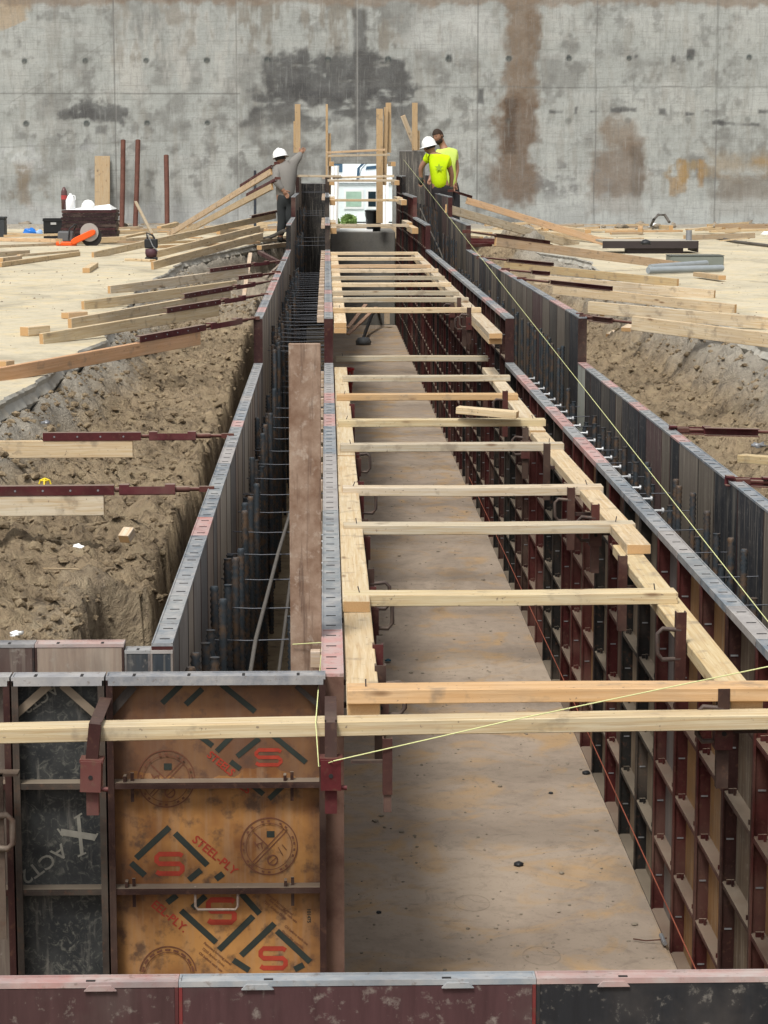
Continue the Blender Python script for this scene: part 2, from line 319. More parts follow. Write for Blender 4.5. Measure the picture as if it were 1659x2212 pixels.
# formwork pour lines
def ln(mask,col,a): blend(mask*a,col)
blend(.75*rect(255,15,520,200,16,30)*sstep(-.35,.35,N3+.3*N2),(.40,.40,.38)); blend(.65*rect(255,0,1000,120,20,40)*sstep(0,.35,N3+.4*N2),(.19,.175,.15))
blend(.5*rect(520,0,900,110,20,40)*sstep(-.1,.3,N3),(.19,.175,.15))
dark=(.055,.055,.057)
blend(.88*rect(560,112,890,215,12,26)*sstep(-.75,-.2,N4+N2*.5),dark); blend(.85*rect(528,190,905,262,12,24)*sstep(-.6,0,N4+.5*N2),dark); blend(.5*rect(520,250,920,400,26,34)*sstep(-.5,.25,N2+N4),(.12,.12,.115))
blend(.8*rect(762,20,790,330,7,10),(.075,.075,.075)); blend(.55*rect(690,330,915,500,16,22),(.13,.13,.125)); blend(.5*rect(890,215,990,330,20,30)*sstep(-.2,.3,N2),(.13,.13,.12))
blend(.88*rect(1092,-20,1162,230,13,22),(.16,.115,.08)); blend(.93*rect(1080,212,1160,440,15,24),(.125,.085,.058)); blend(.6*rect(1060,350,1140,445,14,18),(.15,.115,.09)); blend(.85*rect(1094,215,1116,330,6,8),(.07,.045,.03)); blend(.5*rect(1140,0,1166,180,6,10),(.13,.09,.06))
blend(.8*rect(1300,262,1374,330,18,26)*sstep(95,60,np.hypot((PX-1338)*1.4,PY-315)),(.18,.14,.105)); blend(.82*rect(1284,312,1394,462,15,24),(.155,.118,.09)); blend(.5*rect(1372,320,1396,470,6,8),(.09,.07,.055))
blend(.6*rect(1460,352,1540,382,9,18)*sstep(-.1,.45,N3*1.6+N2),(.27,.18,.07)); blend(.6*rect(1478,345,1490,415,4,7),(.26,.15,.04)); blend(.6*rect(1520,345,1532,405,4,7),(.25,.14,.04)); blend(.7*rect(1455,385,1470,425,4,6),(.25,.15,.05))
blend(.7*rect(1555,370,1680,475,14,22),(.16,.135,.11)); blend(.6*rect(1545,330,1700,380,20,24),(.24,.18,.11)); blend(.4*rect(1635,340,1700,360,8,10),(.30,.18,.05))
blend(.75*rect(150,225,262,262,6,24)*sstep(-.35,.1,N2+.4*N1),dark); blend(.7*rect(100,236,200,262,6,18)*sstep(-.2,.15,N2),dark); blend(.65*rect(105,275,175,318,6,24)*sstep(-.25,.15,N2-N1*.3),dark); blend(.6*rect(200,272,226,290,4,6),dark)
blend(.65*rect(25,355,60,450,8,14),(.17,.125,.08)); blend(.5*rect(0,385,150,445,14,22)*sstep(-.1,.3,N2),(.18,.15,.11)); blend(.5*rect(0,325,200,440,20,40)*sstep(0,.35,N1+N2),(.47,.49,.50))
blend(.5*rect(230,330,520,470,20,30)*sstep(-.05,.4,N2-.3*N1),(.15,.15,.145)); blend(.55*rect(940,300,1000,420,14,14)*sstep(0,.3,N2),(.2,.2,.19))
blend(.6*rect(1180,370,1300,440,14,30)*sstep(0,.3,N2),(.15,.15,.15)); blend(.7*rect(990,20,1060,100,30,30),(.43,.44,.43)); blend(.45*rect(870,30,1080,110,20,30),(.43,.44,.43))
blend(.55*rect(-200,440,560,520,14,14),(.40,.41,.41)); blend(.55*rect(1160,430,1900,520,12,14),(.42,.44,.43)); blend(.85*rect(-200,-60,60,62,10,16)*1.0*(PY<70-PX*.45),(.33,.26,.18)); blend(.7*rect(-300,-80,1900,9,6,14),(.20,.15,.11)); blend(.85*rect(230,-60,560,3,5,9),(.18,.14,.11))
for px_,py_,w_,h_ in ((1205,241,30,5),(1248,238,3,12),(1290,178+62,22,4),(1352,236,52,5),(1437,240,12,10),(1460,160-42+7,10,16),(1497,118,13,20),(1580,265,34,4),(1558,264,24,10),(1620,268,60,4),(1230,120,9,9),(970,125,12,20),(1040,205,14,34),(1380,120,8,8),(1660,240,20,6),(1500,245,18,5),(1535,238,10,5)):
    blend(.85*rect(px_-w_*.5,py_-h_*.5,px_+w_*.5,py_+h_*.5,3,5),dark)
for k in range(-3,9):
    xv=245+k*261.5+(3 if k%2 else 0)
    blend((.75 if k>2 or k==0 else .45)*sstep(1.9,.7,np.abs(PX-xv+2*N1))*sstep(-.9,-.2,N3+.4),(.11,.11,.105)); blend(.3*sstep(1.6,.5,np.abs(PX-xv-3.2))*(k<3),(.5,.5,.48))
yl=np.where(PX<520,201+0*PX,187+0*PX); blend(.75*sstep(1.9,.6,np.abs(PY-yl+1.5*N1))*((PX<515)|(PX>880)),(.10,.10,.095)); blend(.5*sstep(1.6,.5,np.abs(PY-87+1.5*N2))*((PX>235)&(PX<520)),(.16,.16,.15)); blend(.45*sstep(1.8,.6,np.abs(PY-318+.04*PX+2*N1))*(PX<400),(.16,.16,.15)); blend(.3*sstep(2,.6,np.abs(PY-300-2*N1))*(PX>1380),(.17,.17,.16))
dl=np.abs((PY-87)*1.0+(PX-235)*.62)/1.18; blend(.55*sstep(1.5,.5,dl)*((PX>15)&(PX<236)),(.17,.17,.16))
hz=[]
for k in range(-2,13):
    for yy in (132,267):
        cx=51+k*131.2; cy=yy-k*.8; d=np.hypot(PX-cx,PY-cy)+2*N2; blend((.9 if yy==132 or k<4 else .4)*sstep(8,5,d),(.035,.045,.045)); blend(.4*sstep(-1,1,PY-cy)*sstep(26+8*N2,6,PY-cy)*sstep(4.5,2,np.abs(PX-cx+1.5*N1)),(.17,.165,.15))
keep=~((WX[:-1,:-1]>-.02)&(WX[:-1,:-1]<1.40)&(WZ[:-1,:-1]<2.93))
WYg=49.0-.010*N2-.02*np.maximum(0,N1)
wm=gridmesh('wall_face',WX,WYg,WZ,keep); wm.materials.append(WALLM)
ca=wm.color_attributes.new('stain','FLOAT_COLOR','POINT'); ca.data.foreach_set('color',np.concatenate([np.clip(base,0.01,1),np.ones(WX.shape+(1,))],-1).astype(np.float32).ravel())
wroot=empty('retaining_wall',(0,49,1.0),'tall grey stained concrete retaining wall across the far end','wall')
o=link('wall_face',wm,parent=wroot,loc=(0,-49,-1.0))
mb=MB().box((-12,49.03,1),(-.03,49.35,7.6)).box((1.41,49.03,1),(14,49.35,7.6)).box((-.03,49.03,2.94),(1.41,49.35,7.6)); o=link('wall_core',mb.mesh('wall_core'),SLABE,parent=wroot,loc=(0,-49,-1.0))
TIE=plain('galvanised tie',(.30,.31,.33),.45,.5)
# ------------------------------------------------------------------ form panels
PC={}
def frame_mesh(w,h,cross,key):
    k=('f',round(w,3),round(h,3),cross)
    if k in PC: return PC[k]
    mb=MB(); d=.063; t=.006
    for x0 in (0,w-t):
        mb.box((x0,.0,0),(x0+t,d,h-.007))
        xi=x0+t if x0==0 else x0-.012
        mb.box((xi,d-.006,0.0),(xi+.012,d-.0005,h-.007))
        for zz in np.arange(.15,h-.05,.3048): # dados for the ties
            pass
    mb.box((t,.002,0),(w-t,d-.001,t))
    if not cross:
        for zz in np.arange(h-.16,.05,-.1524): mb.box((w-t-.0035,.022,zz),(w-t-.0005,.046,zz+.005),1)
    if cross:
        z=h-.3048
        while z>.08: mb.box((t,.014,z),(w-t,d-.004,z+.005)); mb.box((t,.0565,z-.02),(w-t,d-.0035,z)); z-=.3048
    PC[k]=mb.mesh('form_frame'); return PC[k]
def cross_mesh(w):
    k=('c',round(w,3))
    if k in PC: return PC[k]
    mb=MB(); t=.006; mb.box((t,.0135,0),(w-t,.0585,.005)); mb.box((t,.054,-.012),(w-t,.0588,0))
    for x in (.09,w-.07) if w>.4 else (): mb.box((x,.03,-.055),(x+.009,.037,.028)); mb.box((x+.02,.024,.006),(x+.028,.05,.022))
    PC[k]=mb.mesh('crossmember'); return PC[k]
def top_mesh(w,tabs=False):
    k=('t',round(w,3),tabs)
    if k in PC: return PC[k]
    mb=MB(); d=.063; h=.0; 
    mb.box((0,.0,-.0065),(w,d,0)); mb.box((0,.0,0),(w,.004,.0035)); mb.box((0,d-.004,0),(w,d,.0035)); mb.box((.001,d-.002,-.022),(w-.001,d+.0,-.0065)); 
    mb.box((0,.0005,0),(.0035,d-.0005,.003)); mb.box((w-.0035,.0005,0),(w,d-.0005,.003))
    n=max(1,int(round(w/(.305 if tabs else .15))))
    for i in range(n):
        for off in (.5,):
            cx=w*(i+off)/n; mb.box((cx-.008,.022,.0),(cx+.008,.032,.0012),1) if tabs else mb.box((cx-.004,.014,.0),(cx+.004,.044,.0012),1)
    for cx in ((w*.22,w*.78) if tabs else ()):
        mb.poly([(cx-.028,-.0065),(cx+.028,-.0065),(cx+.019,.0028),(cx-.019,.0028)],.009,0,Matrix.Translation((0,-.0088,-.0042)))
    PC[k]=mb.mesh('top_rail'); return PC[k]
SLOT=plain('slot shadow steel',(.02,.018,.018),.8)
def ply_mesh(w,h):
    k=('p',round(w,3),round(h,3))
    if k in PC: return PC[k]
    mb=MB().box((.0065,.0015,.0065),(w-.0065,.013,h-.008)); PC[k]=mb.mesh('plywood'); return PC[k]
FCOL=[(.050,.014,.014),(.040,.015,.014),(.026,.020,.019),(.020,.022,.022),(.062,.018,.017),(.038,.020,.017)]
TCOL=[(.16,.19,.22),(.20,.22,.24),(.24,.25,.26),(.20,.22,.23),(.13,.155,.18),(.42,.22,.20),(.46,.26,.24),(.30,.28,.27),(.22,.24,.25)]
PCOL=[(.36,.31,.26),(.42,.37,.31),(.27,.25,.235),(.17,.165,.165),(.46,.42,.36),(.33,.26,.21)]
PCOLD=[(.030,.034,.042),(.15,.13,.105),(.085,.08,.072),(.022,.026,.032),(.19,.165,.135),(.105,.065,.065),(.05,.05,.054),(.12,.105,.09)]
PBACK=[(.26,.20,.14),(.22,.18,.13),(.15,.11,.075),(.32,.18,.075),(.20,.18,.17),(.13,.085,.06)]
def panel(loc,rz,w,h,label,cross='merge',pc=None,fc=None,tc=None,group=None,plymat=None,tabs=False):
    r=empty('wall_form',loc,label,'form panel',group,rz)
    fc=fc or random.choice(FCOL); tc=tc or random.choice(TCOL); pc=pc or random.choice(PCOL)
    link('plywood',ply_mesh(w,h) if plymat is None else ply_mesh(w,h).copy(),None,r,col=pc)
    ch=r.children[0] if r.children else None
    p=[o for o in C.objects[-1:]][0]
    if plymat is not None: p.data.materials.clear(); p.data.materials.append(plymat)
    elif len(p.data.materials)==0: p.data.materials.append(PLY)
    link('frame',frame_mesh(w,h,cross=='merge',0),[STEEL,TIE],r,col=fc)
    link('top_rail',top_mesh(w,tabs),[RAIL,SLOT],r,loc=(0,0,h),col=tc)
    if tabs: r.scale=(1,.62,1); r.location.y=3.822-.063*.62
    if cross=='parts':
        z=h-.3048
        while z>.08: link('crossmember',cross_mesh(w),STEEL,r,loc=(0,0,z),col=fc); z-=.3048
    return r
def nth(n): return '%d%s'%(n,'th' if 10<=n%100<=20 else {1:'st',2:'nd',3:'rd'}.get(n%10,'th'))
TIERS=[(6.2,16.3,1.5),(16.3,29.6,1.825),(29.6,34.0,2.145),(34.0,38.9,2.445),(38.9,42.1,2.73)]
def cname(c):
    if c in PCOLD or c in PCOL:
        l=sum(c)/3
        return 'black' if l<.04 else 'dark grey' if l<.079 else 'purple' if c[0]>c[2]*1.45 and l<.13 else 'brown' if l<.22 else 'weathered'
    return 'rusty'
def row(kind,xface,rz,y0,wlist,cols,cross,rowname,group):
    k=0
    for (a,b,zt) in TIERS:
        a=max(a,y0) if k==0 else a; yy=a
        while yy<b-.05:
            w=random.choice(wlist)
            if yy+w>b-.12: w=b-yy
            k+=1; pc=random.choice(cols); z0=-.02; h=zt-z0; tc=random.choice(TCOL) if zt<2.4 else random.choice(TCOL[:4])
            if rz>0: loc=(xface,yy,z0)
            else: loc=(xface,yy+w,z0)
            what={'face':'%s faced form'%cname(pc),'back':'steel ribbed form' }[kind]; fcol=(.17,.10,.075) if (rowname=='left inner row' and k==1) else random.choice(FRED) if rowname=='right inner row' else None
            if rowname=='right outer row' and zt<1.6 and yy+w>=b-.01: pc=(.44,.47,.42); what='pale greenish form'
            panel(loc,rz,w,h,'%s, %s from the near end of the %s'%(what,nth(k),rowname),cross if yy<24 else 'merge',pc=pc,tc=tc,fc=fcol,group=group)
            yy+=w
    return k
FRED=[(.065,.013,.013),(.05,.013,.013),(.016,.015,.015),(.020,.020,.019),(.085,.022,.02),(.04,.016,.014)]
P2=math.pi/2
row('face',-.46,P2,6.62,[.305,.305,.61,.46],PCOL,'merge','left outer row','panels of the left outer form row')
row('back',-.02,-P2,6.15,[.61],PCOL,'merge','left inner row','panels of the left inner form row')
# the right inner row shows its ribbed back; it comes nearer than the frame's edge
TIERS[0]=(4.6,16.3,1.5)
row('back',1.34,P2,4.6,[.51],PBACK,'parts','right inner row','panels of the right inner form row')
TIERS[0]=(6.2,16.3,1.5)
row('face',1.80,-P2,6.2,[.61,.61,.46,.305],PCOLD,'merge','right outer row','panels of the right outer form row')
# cross bulkheads
GX='panels of the near left bulkhead'
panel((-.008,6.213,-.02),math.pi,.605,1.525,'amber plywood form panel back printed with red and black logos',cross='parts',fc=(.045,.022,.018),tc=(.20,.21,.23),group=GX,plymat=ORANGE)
panel((-.626+.008,6.213,-.02),math.pi,.255,1.525,'narrow black form panel back with grey diagonal lettering left of the amber panel',cross='parts',fc=(.055,.045,.038),tc=(.30,.30,.31),group=GX,plymat=DARKPLY)
panel((-.878,6.213,-.02),math.pi,.61,1.525,'form panel cut off by the left picture edge beside the black panel',cross='parts',fc=(.05,.02,.018),tc=(.3,.3,.3),group=GX,pc=(.14,.11,.09))
GX2='panels of the second left bulkhead'
panel((-1.478,6.61,-.02),0,.61,1.52,'purple brown plywood form panel at the left edge behind the bulkhead',pc=(.105,.07,.06),tc=(.2,.2,.21),fc=(.04,.03,.028),group=GX2)
panel((-.866,6.61,-.02),0,.262,1.52,'whitish tan plywood form panel behind the black lettered panel',pc=(.30,.235,.185),tc=(.42,.29,.26),fc=(.06,.035,.03),group=GX2)
panel((-.602,6.61,-.02),0,.075,1.50,'scuffed blue black filler panel at the corner by the left outer row',pc=(.035,.045,.055),tc=(.3,.3,.3),fc=(.2,.19,.18),group=GX2)
panel((-.526,6.61,-.02),0,.066,1.50,'scuffed blue black corner post panel touching the left outer row',pc=(.04,.05,.06),tc=(.4,.36,.33),fc=(.25,.22,.2),group=GX2)
GX3='panels of the nearest cross form'
panel((-.872,3.757,-.02),0,.61,1.52,'purple brown form panel at the bottom left with pink top rail',pc=(.065,.032,.032),tc=(.42,.24,.22),fc=(.10,.03,.03),group=GX3,tabs=True,plymat=PLYF)
panel((-.261,3.757,-.02),0,.62,1.52,'purple brown form panel at the bottom centre with red edge',pc=(.07,.032,.034),tc=(.24,.27,.30),fc=(.18,.03,.03),group=GX3,tabs=True,plymat=PLYF)
panel((.36,3.757,-.02),0,.61,1.52,'black form panel at the bottom right with grey pink top rail',pc=(.016,.017,.02),tc=(.40,.27,.25),fc=(.03,.03,.032),group=GX3,tabs=True,plymat=PLYF)
panel((1.34,42.15,-.02),0,.46,3.19,'tall far end form panel closing the right wall gap',pc=PCOLD[2],tc=(.3,.3,.3),group=None)
panel((-.46,42.15,-.02),0,.44,2.6,'tall far end form panel closing the left wall gap',pc=(.03,.03,.03),tc=(.3,.3,.3),group=None)
# ------------------------------------------------------------------ lumber
WC=[(.66,.56,.39),(.70,.60,.44),(.60,.49,.33),(.52,.47,.38),(.68,.60,.47),(.62,.46,.31)]
def basis(d,up=Vector((0,0,1))):
    x=d.normalized(); z=(up-x*up.dot(x))
    if z.length<1e-4: z=Vector((0,1,0))-x*x.y
    z.normalize(); y=z.cross(x); return Matrix((x,y,z)).transposed()
def lum_mesh(L,thk,hgt,bow=.0,nails=()):
    n=max(1,int(L/.5)); vs=[];fs=[]
    for i in range(n+1):
        x=L*i/n; b=bow*math.sin(math.pi*i/n); j=lambda: random.uniform(-.0008,.0008)
        for (yy,zz) in ((-thk/2,-hgt/2),(thk/2,-hgt/2),(thk/2,hgt/2),(-thk/2,hgt/2)): vs.append((x,yy+j(),zz+b+j()))
    for i in range(n):
        for k in range(4): fs.append((i*4+k,(i+1)*4+k,(i+1)*4+(k+1)%4,i*4+(k+1)%4))
    fs+=[(0,1,2,3),(n*4+3,n*4+2,n*4+1,n*4)]
    me=MB().add(vs,fs).mesh('lumber',True); bevel(me,.0022)
    if nails:
        m2=MB()
        bm=bmesh.new(); bm.from_mesh(me); 
        for (nx,ny) in nails:
            r=bmesh.ops.create_cone(bm,segments=6,radius1=.0022,radius2=.0022,depth=.022,cap_ends=True,matrix=Matrix.Translation((nx,ny,hgt/2+.010))@Matrix.Rotation(random.uniform(-.4,.4),4,'Y'))
            for v in r['verts']:
                for f in v.link_faces: f.material_index=1
        bm.to_mesh(me); bm.free()
    return me
NAIL=plain('nail steel',(.10,.09,.09),.5,.6)
def lumber(name,p0,p1,thk,hgt,label=None,cat='lumber',group=None,parent=None,col=None,bow=0,up=Vector((0,0,1)),nails=()):
    p0=Vector(p0);p1=Vector(p1); d=p1-p0; me=lum_mesh(d.length,thk,hgt,bow,nails)
    off=parent.location if parent else Vector((0,0,0))
    o=link(name,me,[WOOD,NAIL] if nails else WOOD,parent,p0-off,basis(d,up),col or random.choice(WC))
    if not parent: tag(o,label,cat,group)
    return o
# spreaders across the trench
SP=[(1.516,750,1659,1488,(.62,.42,.24),'thick orange grained'),(1.516,742,1467,1283,(.60,.53,.36),'creamy yellow split end'),(1.516,742,1375,1133,(.50,.47,.38),'grey cream'),(1.516,740,1305,1052,(.56,.51,.42),'rough barked'),(1.516,735,1220,960,(.47,.45,.38),'grey weathered'),(1.516,730,1180,907,(.55,.49,.33),'yellowish waney'),(1.516,727,1120,852,(.52,.36,.20),'brown stained'),(1.516,740,1103,812,(.50,.47,.38),'pale grey'),(1.516,725,1055,770,(.44,.42,.34),'dull grey')]
T2=[(665,1040),(643.5,1013),(629,992),(611,975),(597,961),(581,947),(572,929),(556,914),(544.5,903)]
for i,(x,y0) in enumerate([(b,a) for a,b in T2]): SP.append((1.841,714,x,y0,random.choice(WC+[(.42,.40,.33)]),None))
GS='two by four spreaders across the trench'
for i,(z,x0,x1,yy,col,ds) in enumerate(SP):
    a=bz(x0,yy,z); b=bz(x1,yy,z); b.x=max(b.x,1.13) if i else 1.262; yc=(a.y+b.y)/2+.0445; t=.038
    lab='%s two by four spreader, %s nearest over the lower trench'%(ds,nth(i+1)) if ds else 'pale spreader, %s nearest over the raised part of the trench'%nth(i-8)
    dy=random.uniform(-.012,.012)
    lumber('spreader',(max(a.x,.045),yc-.006,z-t/2),(b.x,yc+.006+dy,z-t/2),.089,t,lab,'lumber',GS,col=col,bow=random.uniform(-.004,.003),nails=((.05,.0),(b.x-max(a.x,.045)-.07,.01)) if i<10 else ())
far=[((.06,31.1,2.10),(1.12,31.1,2.10),'spreader below the bright opening, just above the grey end block'),((.02,35,2.38),(1.10,35,2.38),'thin spreader crossing the lower part of the bright opening'),((.02,37.8,2.66),(1.12,37.8,2.66),'spreader crossing the middle of the bright opening'),((-.77,38.3,2.735),(.25,38.3,2.725),'long pale board reaching left past the rebar gap to the grey shirt worker'),((.10,38.4,2.70),(1.13,38.4,2.73),'weathered brown spreader over the middle of the bright opening'),((.03,40.5,3.07),(1.12,40.5,3.09),'lower of the two boards above the bright opening'),((.0,41.0,3.13),(1.05,41.0,3.18),'upper of the two boards above the bright opening')]
for a,b,l in far: lumber('spreader',a,b,.089,.038,l,'lumber',GS)
# short offcut lying across a spreader
a=bz(988,885,1.57); b=bz(1118,896,1.55); lumber('offcut',a,b,.089,.038,'short pale two by four offcut lying crooked on the right waler','lumber')
# walers
def waler(p0,p1,label,col=None,hgt=.038,wd=.089): lumber('waler',p0,p1,wd,hgt,label,'lumber','flat two by four walers along the inner forms',col=col or random.choice(WC),bow=0)
waler((.094,5.955,1.459),(.094,7.46,1.459),'near left waler board, its far part under a raised board end',(.60,.50,.34)); waler((.092,7.2,1.497-.0),(.092,11.2,1.4585),'left waler board with orange cut end near the second spreader',(.60,.52,.37)); waler((.094,11.25,1.4585),(.096,16.25,1.4585),'far left waler board of the lower forms',(.57,.5,.36))
waler((1.125,5.955,1.459),(1.125,8.5,1.459),'near right waler board under the front two spreaders',(.58,.49,.31)); waler((1.15,8.28,1.4975),(1.14,12.2,1.4585),'right waler board with orange cut end beside the clamps',(.60,.51,.36)); waler((1.145,12.3,1.4585),(1.15,16.2,1.4585),'far right waler board of the lower forms',(.58,.52,.4))
for z,n in ((1.783,'upper'),(1.744,'lower')):
    waler((.094,16.15,z),(.09,29.4,z),'%s board of the stacked pair on the left raised forms'%n); waler((1.12,15.1+ (1.783-z),z),(1.13,29.4,z),'%s board of the stacked pair on the right raised forms'%n)
for i,(yy,z) in enumerate(((30.3,2.05),(32.4,2.07),(34.7,2.35),(36.5,2.36),(38.2,2.62),(40.3,2.93))):
    lumber('blocking',(.09,yy,z),(.09,yy+1.5,z),.085,.08,'stubby pale blocking on the left far forms, %s nearest'%nth(i+1),'lumber','blocking stubs on the far forms'); lumber('blocking',(1.17,yy,z),(1.15,yy+1.4,z),.085,.08,'stubby pale blocking on the right far forms, %s nearest'%nth(i+1),'lumber','blocking stubs on the far forms')
# spacer blocks along the left inner form
k=0
for (a,b,zt) in TIERS:
    yy=a+.35
    while yy<b:
        k+=1; wd=.03 if zt<1.6 else .05
        lumber('spacer_block',(-.022-wd,yy,zt-.03),(-.022,yy,zt-.03),.04 if zt<1.6 else .10,.05,'small pale spacer block, %s nearest along the left inner row'%nth(k),'block','spacer blocks along the left inner forms',col=(.5,.42,.36)); yy+=.61 if zt<1.9 else .8
FZ=by(829,1552,5.868).z-.018
lumber('front_waler',(-1.3,5.905,FZ-.032),(1.262,5.905,FZ+.002),.075,.040,'long cream two by four held by red clamps across the near bulkhead','lumber',col=(.60,.53,.37),bow=.004)
# upright plank
lumber('upright_plank',(-.066,6.71,.3),(-.066,6.71,2.383),.094,.02,'tall mottled brown form plank standing on end beside the left inner form','plank',col=(.19,.125,.085),up=Vector((0,1,0)))
pk=C.objects[-1]; 
def m_plank():
    t=NT('mottled brown plank'); v=t.coord('Object',(1,1,1)); n=t.noise(v,9,6,.7); n2=t.noise(v,30,5,.7); vs=t.coord('Object',(1.2,16,16)); s=t.noise(vs,4,5,.6)
    c=t.mix(t.ramp(n,[(.38,0.),(.62,1.)]),(.17,.10,.065),(.30,.215,.16)); c=t.mix(t.ramp(n2,[(.55,0.),(.7,.7)]),c,(.40,.33,.27)); c=t.mix(t.ramp(s,[(.56,0.),(.7,.7)]),c,(.09,.055,.04)); t.bump(n2,.2,.004); return t.out(c,.7)
pk.data.materials[0]=m_plank()
# ------------------------------------------------------------------ braces
STM=(.085,.018,.02)
def brace(A,B,pxA,pxB,lum,ch,tb,label,hg=.089,col=None,lum0=1.0,chz=.055):
    A=Vector(A);B=Vector(B); root=empty('wall_brace',B,label,'brace','braces holding the outer forms'); loc=root.location.copy()
    f=lambda px:(px-pxA)/(pxB-pxA); P=lambda t:A.lerp(B,t)
    d=(A-B).normalized(); Rm=basis(d); up=Rm.col[2]
    dn=up*(-(hg/2+.022)) if chz else up*0; lumber('plank',P(lum0)+dn,P(f(lum))+dn,.038,hg,parent=root,col=col)
    if ch:
        c0,c1=P(f(ch[0])),P(f(ch[1])); L=(c1-c0).length
        yo=-.046 if not chz else 0; mb=MB().box((0,-.022,-.021),(L,-.018,.021)).box((0,-.018,.017),(L,.022,.021)).box((0,-.018,-.021),(L,.022,-.017))
        for q in range(int(L/.12)): mb.tube([( .06+q*.12,-.024,0),(.06+q*.12,-.0215,0)],.005,6,1)
        link('channel',mb.mesh('channel'),[STEEL,TIE],root,c0-loc+Rm.col[1]*(.045 if not chz else 0),Rm,STM)
    if tb:
        c0,c1=P(f(tb[0])),P(f(tb[1])); L=(c1-c0).length; o_=up*0
        mb=MB().box((0,-.026,-.018),(L,-.021,.016)).box((0,-.021,-.022),(L,.02,-.018)).box((0,-.026,.016),(L*.18,.02,.024)).box((L*.82,-.026,.016),(L,.02,.024))
        link('turnbuckle',mb.mesh('turnbuckle'),STEEL,root,c0+o_-loc,Rm,(.11,.025,.03))
        s=P(f(ch[1])) if ch else P(f(lum)); mb=MB().tube([s+o_-loc,A-loc],[.011,.009],8); mb.tube([c1+o_-loc,c1.lerp(A,.45)-loc],.014,8); mb.box(tuple(A-loc-Vector((.035,.012,.012))),tuple(A-loc+Vector((.03,.012,.012))))
        link('threaded_rod',mb.mesh('threaded_rod'),STEEL,root,(0,0,0),col=(.10,.035,.028))
    elif ch:
        s=P(f(ch[1])); mb=MB().tube([s-loc,A-loc],[.013,.010],8); mb.box(tuple(A-loc-Vector((.06,.02,.02))),tuple(A-loc+Vector((.03,.02,.02)))); link('threaded_rod',mb.mesh('threaded_rod'),STEEL,root,(0,0,0),col=(.10,.035,.028))
    return root
A=bz(448,1056,1.5); brace(A,(-2.1,A.y-.02,1.495),448,-339,222,(-60,245),(256,378),'level brace with maroon turnbuckle and white board, nearest on the left',col=(.62,.57,.46)); 
A=bz(493,941,1.5); brace(A,(-1.9,A.y-.02,1.50),493,-74,288,(96,306),(323,424),'level brace second nearest on the left, channel ending over the dirt',col=(.62,.53,.38))
A=bz(552,687,1.825); B=bz(-10,788,1.70); brace(A,B,552,-10,412,(275,425),(436,512),'pinkish brace rising to the raised left form corner',col=(.56,.35,.22))
A=bz(572,636,1.825); B=bz(88,714,1.70); brace(A,B,572,88,457,(340,461),(470,520),'brace fourth from the front on the left with split pale end',col=(.60,.52,.37))
A=bz(592,606,1.825); B=bz(150,682,1.70); brace(A,B,592,150,482,(377,486),(495,540),'brace fifth from the front on the left slab',col=(.60,.53,.40))
A=bz(600,589,1.825); B=bz(178,645,1.70); brace(A,B,600,178,501,(505,560),None,'brace with wide plain board, sixth from the front on the left',col=(.61,.53,.38))
A=bz(612,563,1.825); B=bz(235,613,1.70); brace(A,B,612,235,527,(441,532),(540,575),'brace seventh from the front on the left, beside the leaning white stick',col=(.63,.58,.48))
for i,(pa,pb,l) in enumerate((((566,510,1.93),(329,574,1.65),'knotty board brace lying lower of two beside the black tool'),((560,494,1.95),(330,551,1.65),'knotty board brace lying upper of two beside the black tool'))):
    a=bz(*pa); b=bz(*pb); lumber('brace_board',a,b,.038,.10,l,'lumber','loose brace boards on the left slab',col=(.61,.52,.37))
A=bz(632,449,2.145); B=bz(200,541,1.70); brace(A,B,632,200,585,(523,590),None,'long far left brace ending below the grey shirt worker',col=(.61,.54,.41),hg=.1)
A=by(600,352,36.5); B=bz(362,500,1.66); brace(A,B,600,362,588,(530,590),None,'steep brace, upper of the two rising to the grey shirt worker',col=(.58,.47,.35),hg=.1)
A=by(602,385,35.2); B=bz(378,504,1.66); brace(A,B,602,378,590,(543,598),None,'steep brace, lower of the two rising to the grey shirt worker',col=(.5,.42,.3),hg=.1)
# right side
A=bz(1262,684,1.825); B=bz(1900,765,1.70); brace(A,B,1262,1900,1378,(1335,1382),(1290,1334),'wide knotty board brace, nearest long one on the right',col=(.60,.52,.38),hg=.10,chz=0)
A=bz(1215,640,1.825); B=bz(1760,688,1.70); brace(A,B,1215,1760,1275,None,None,'wide board brace second nearest on the right',col=(.60,.53,.40),hg=.10)
A=bz(1130,603,1.825); B=bz(1590,652,1.70); brace(A,B,1130,1590,1200,(1329,1190),None,'brace with long maroon channel third nearest on the right',col=(.59,.5,.36))
A=bz(1095,583,1.825); B=bz(1545,622,1.70); brace(A,B,1095,1545,1160,(1190,1150),None,'pale board brace fourth nearest on the right',col=(.61,.54,.42),hg=.1)
A=bz(1040,556,1.825); B=bz(1465,598,1.70); brace(A,B,1040,1465,1095,(1202,1100),None,'dull yellow brace fifth nearest on the right',col=(.46,.37,.22))
A=bz(1010,500,2.145); B=bz(1470,562,1.70); brace(A,B,1010,1470,1066,(1180,1066),None,'long pink tipped brace reaching the grey pipes',col=(.60,.46,.33),hg=.105)
A=by(958,436,34.3); B=bz(1250,520,1.66); brace(A,B,958,1250,964,None,None,'bright white brace falling away from the right form top',col=(.68,.62,.50),hg=.13)
A=by(975,412,37.5); B=bz(1335,522,1.66); brace(A,B,975,1335,1010,(1020,990),None,'orange pink brace behind the yellow shirt workers',col=(.58,.40,.26),hg=.11)
A=bz(1476,929,1.5); brace(A,(A.x+2.0,A.y,1.45),1476,2300,1750,(1640,1760),(1535,1625),'brace end with maroon turnbuckle by the right picture edge',chz=0,hg=.07)
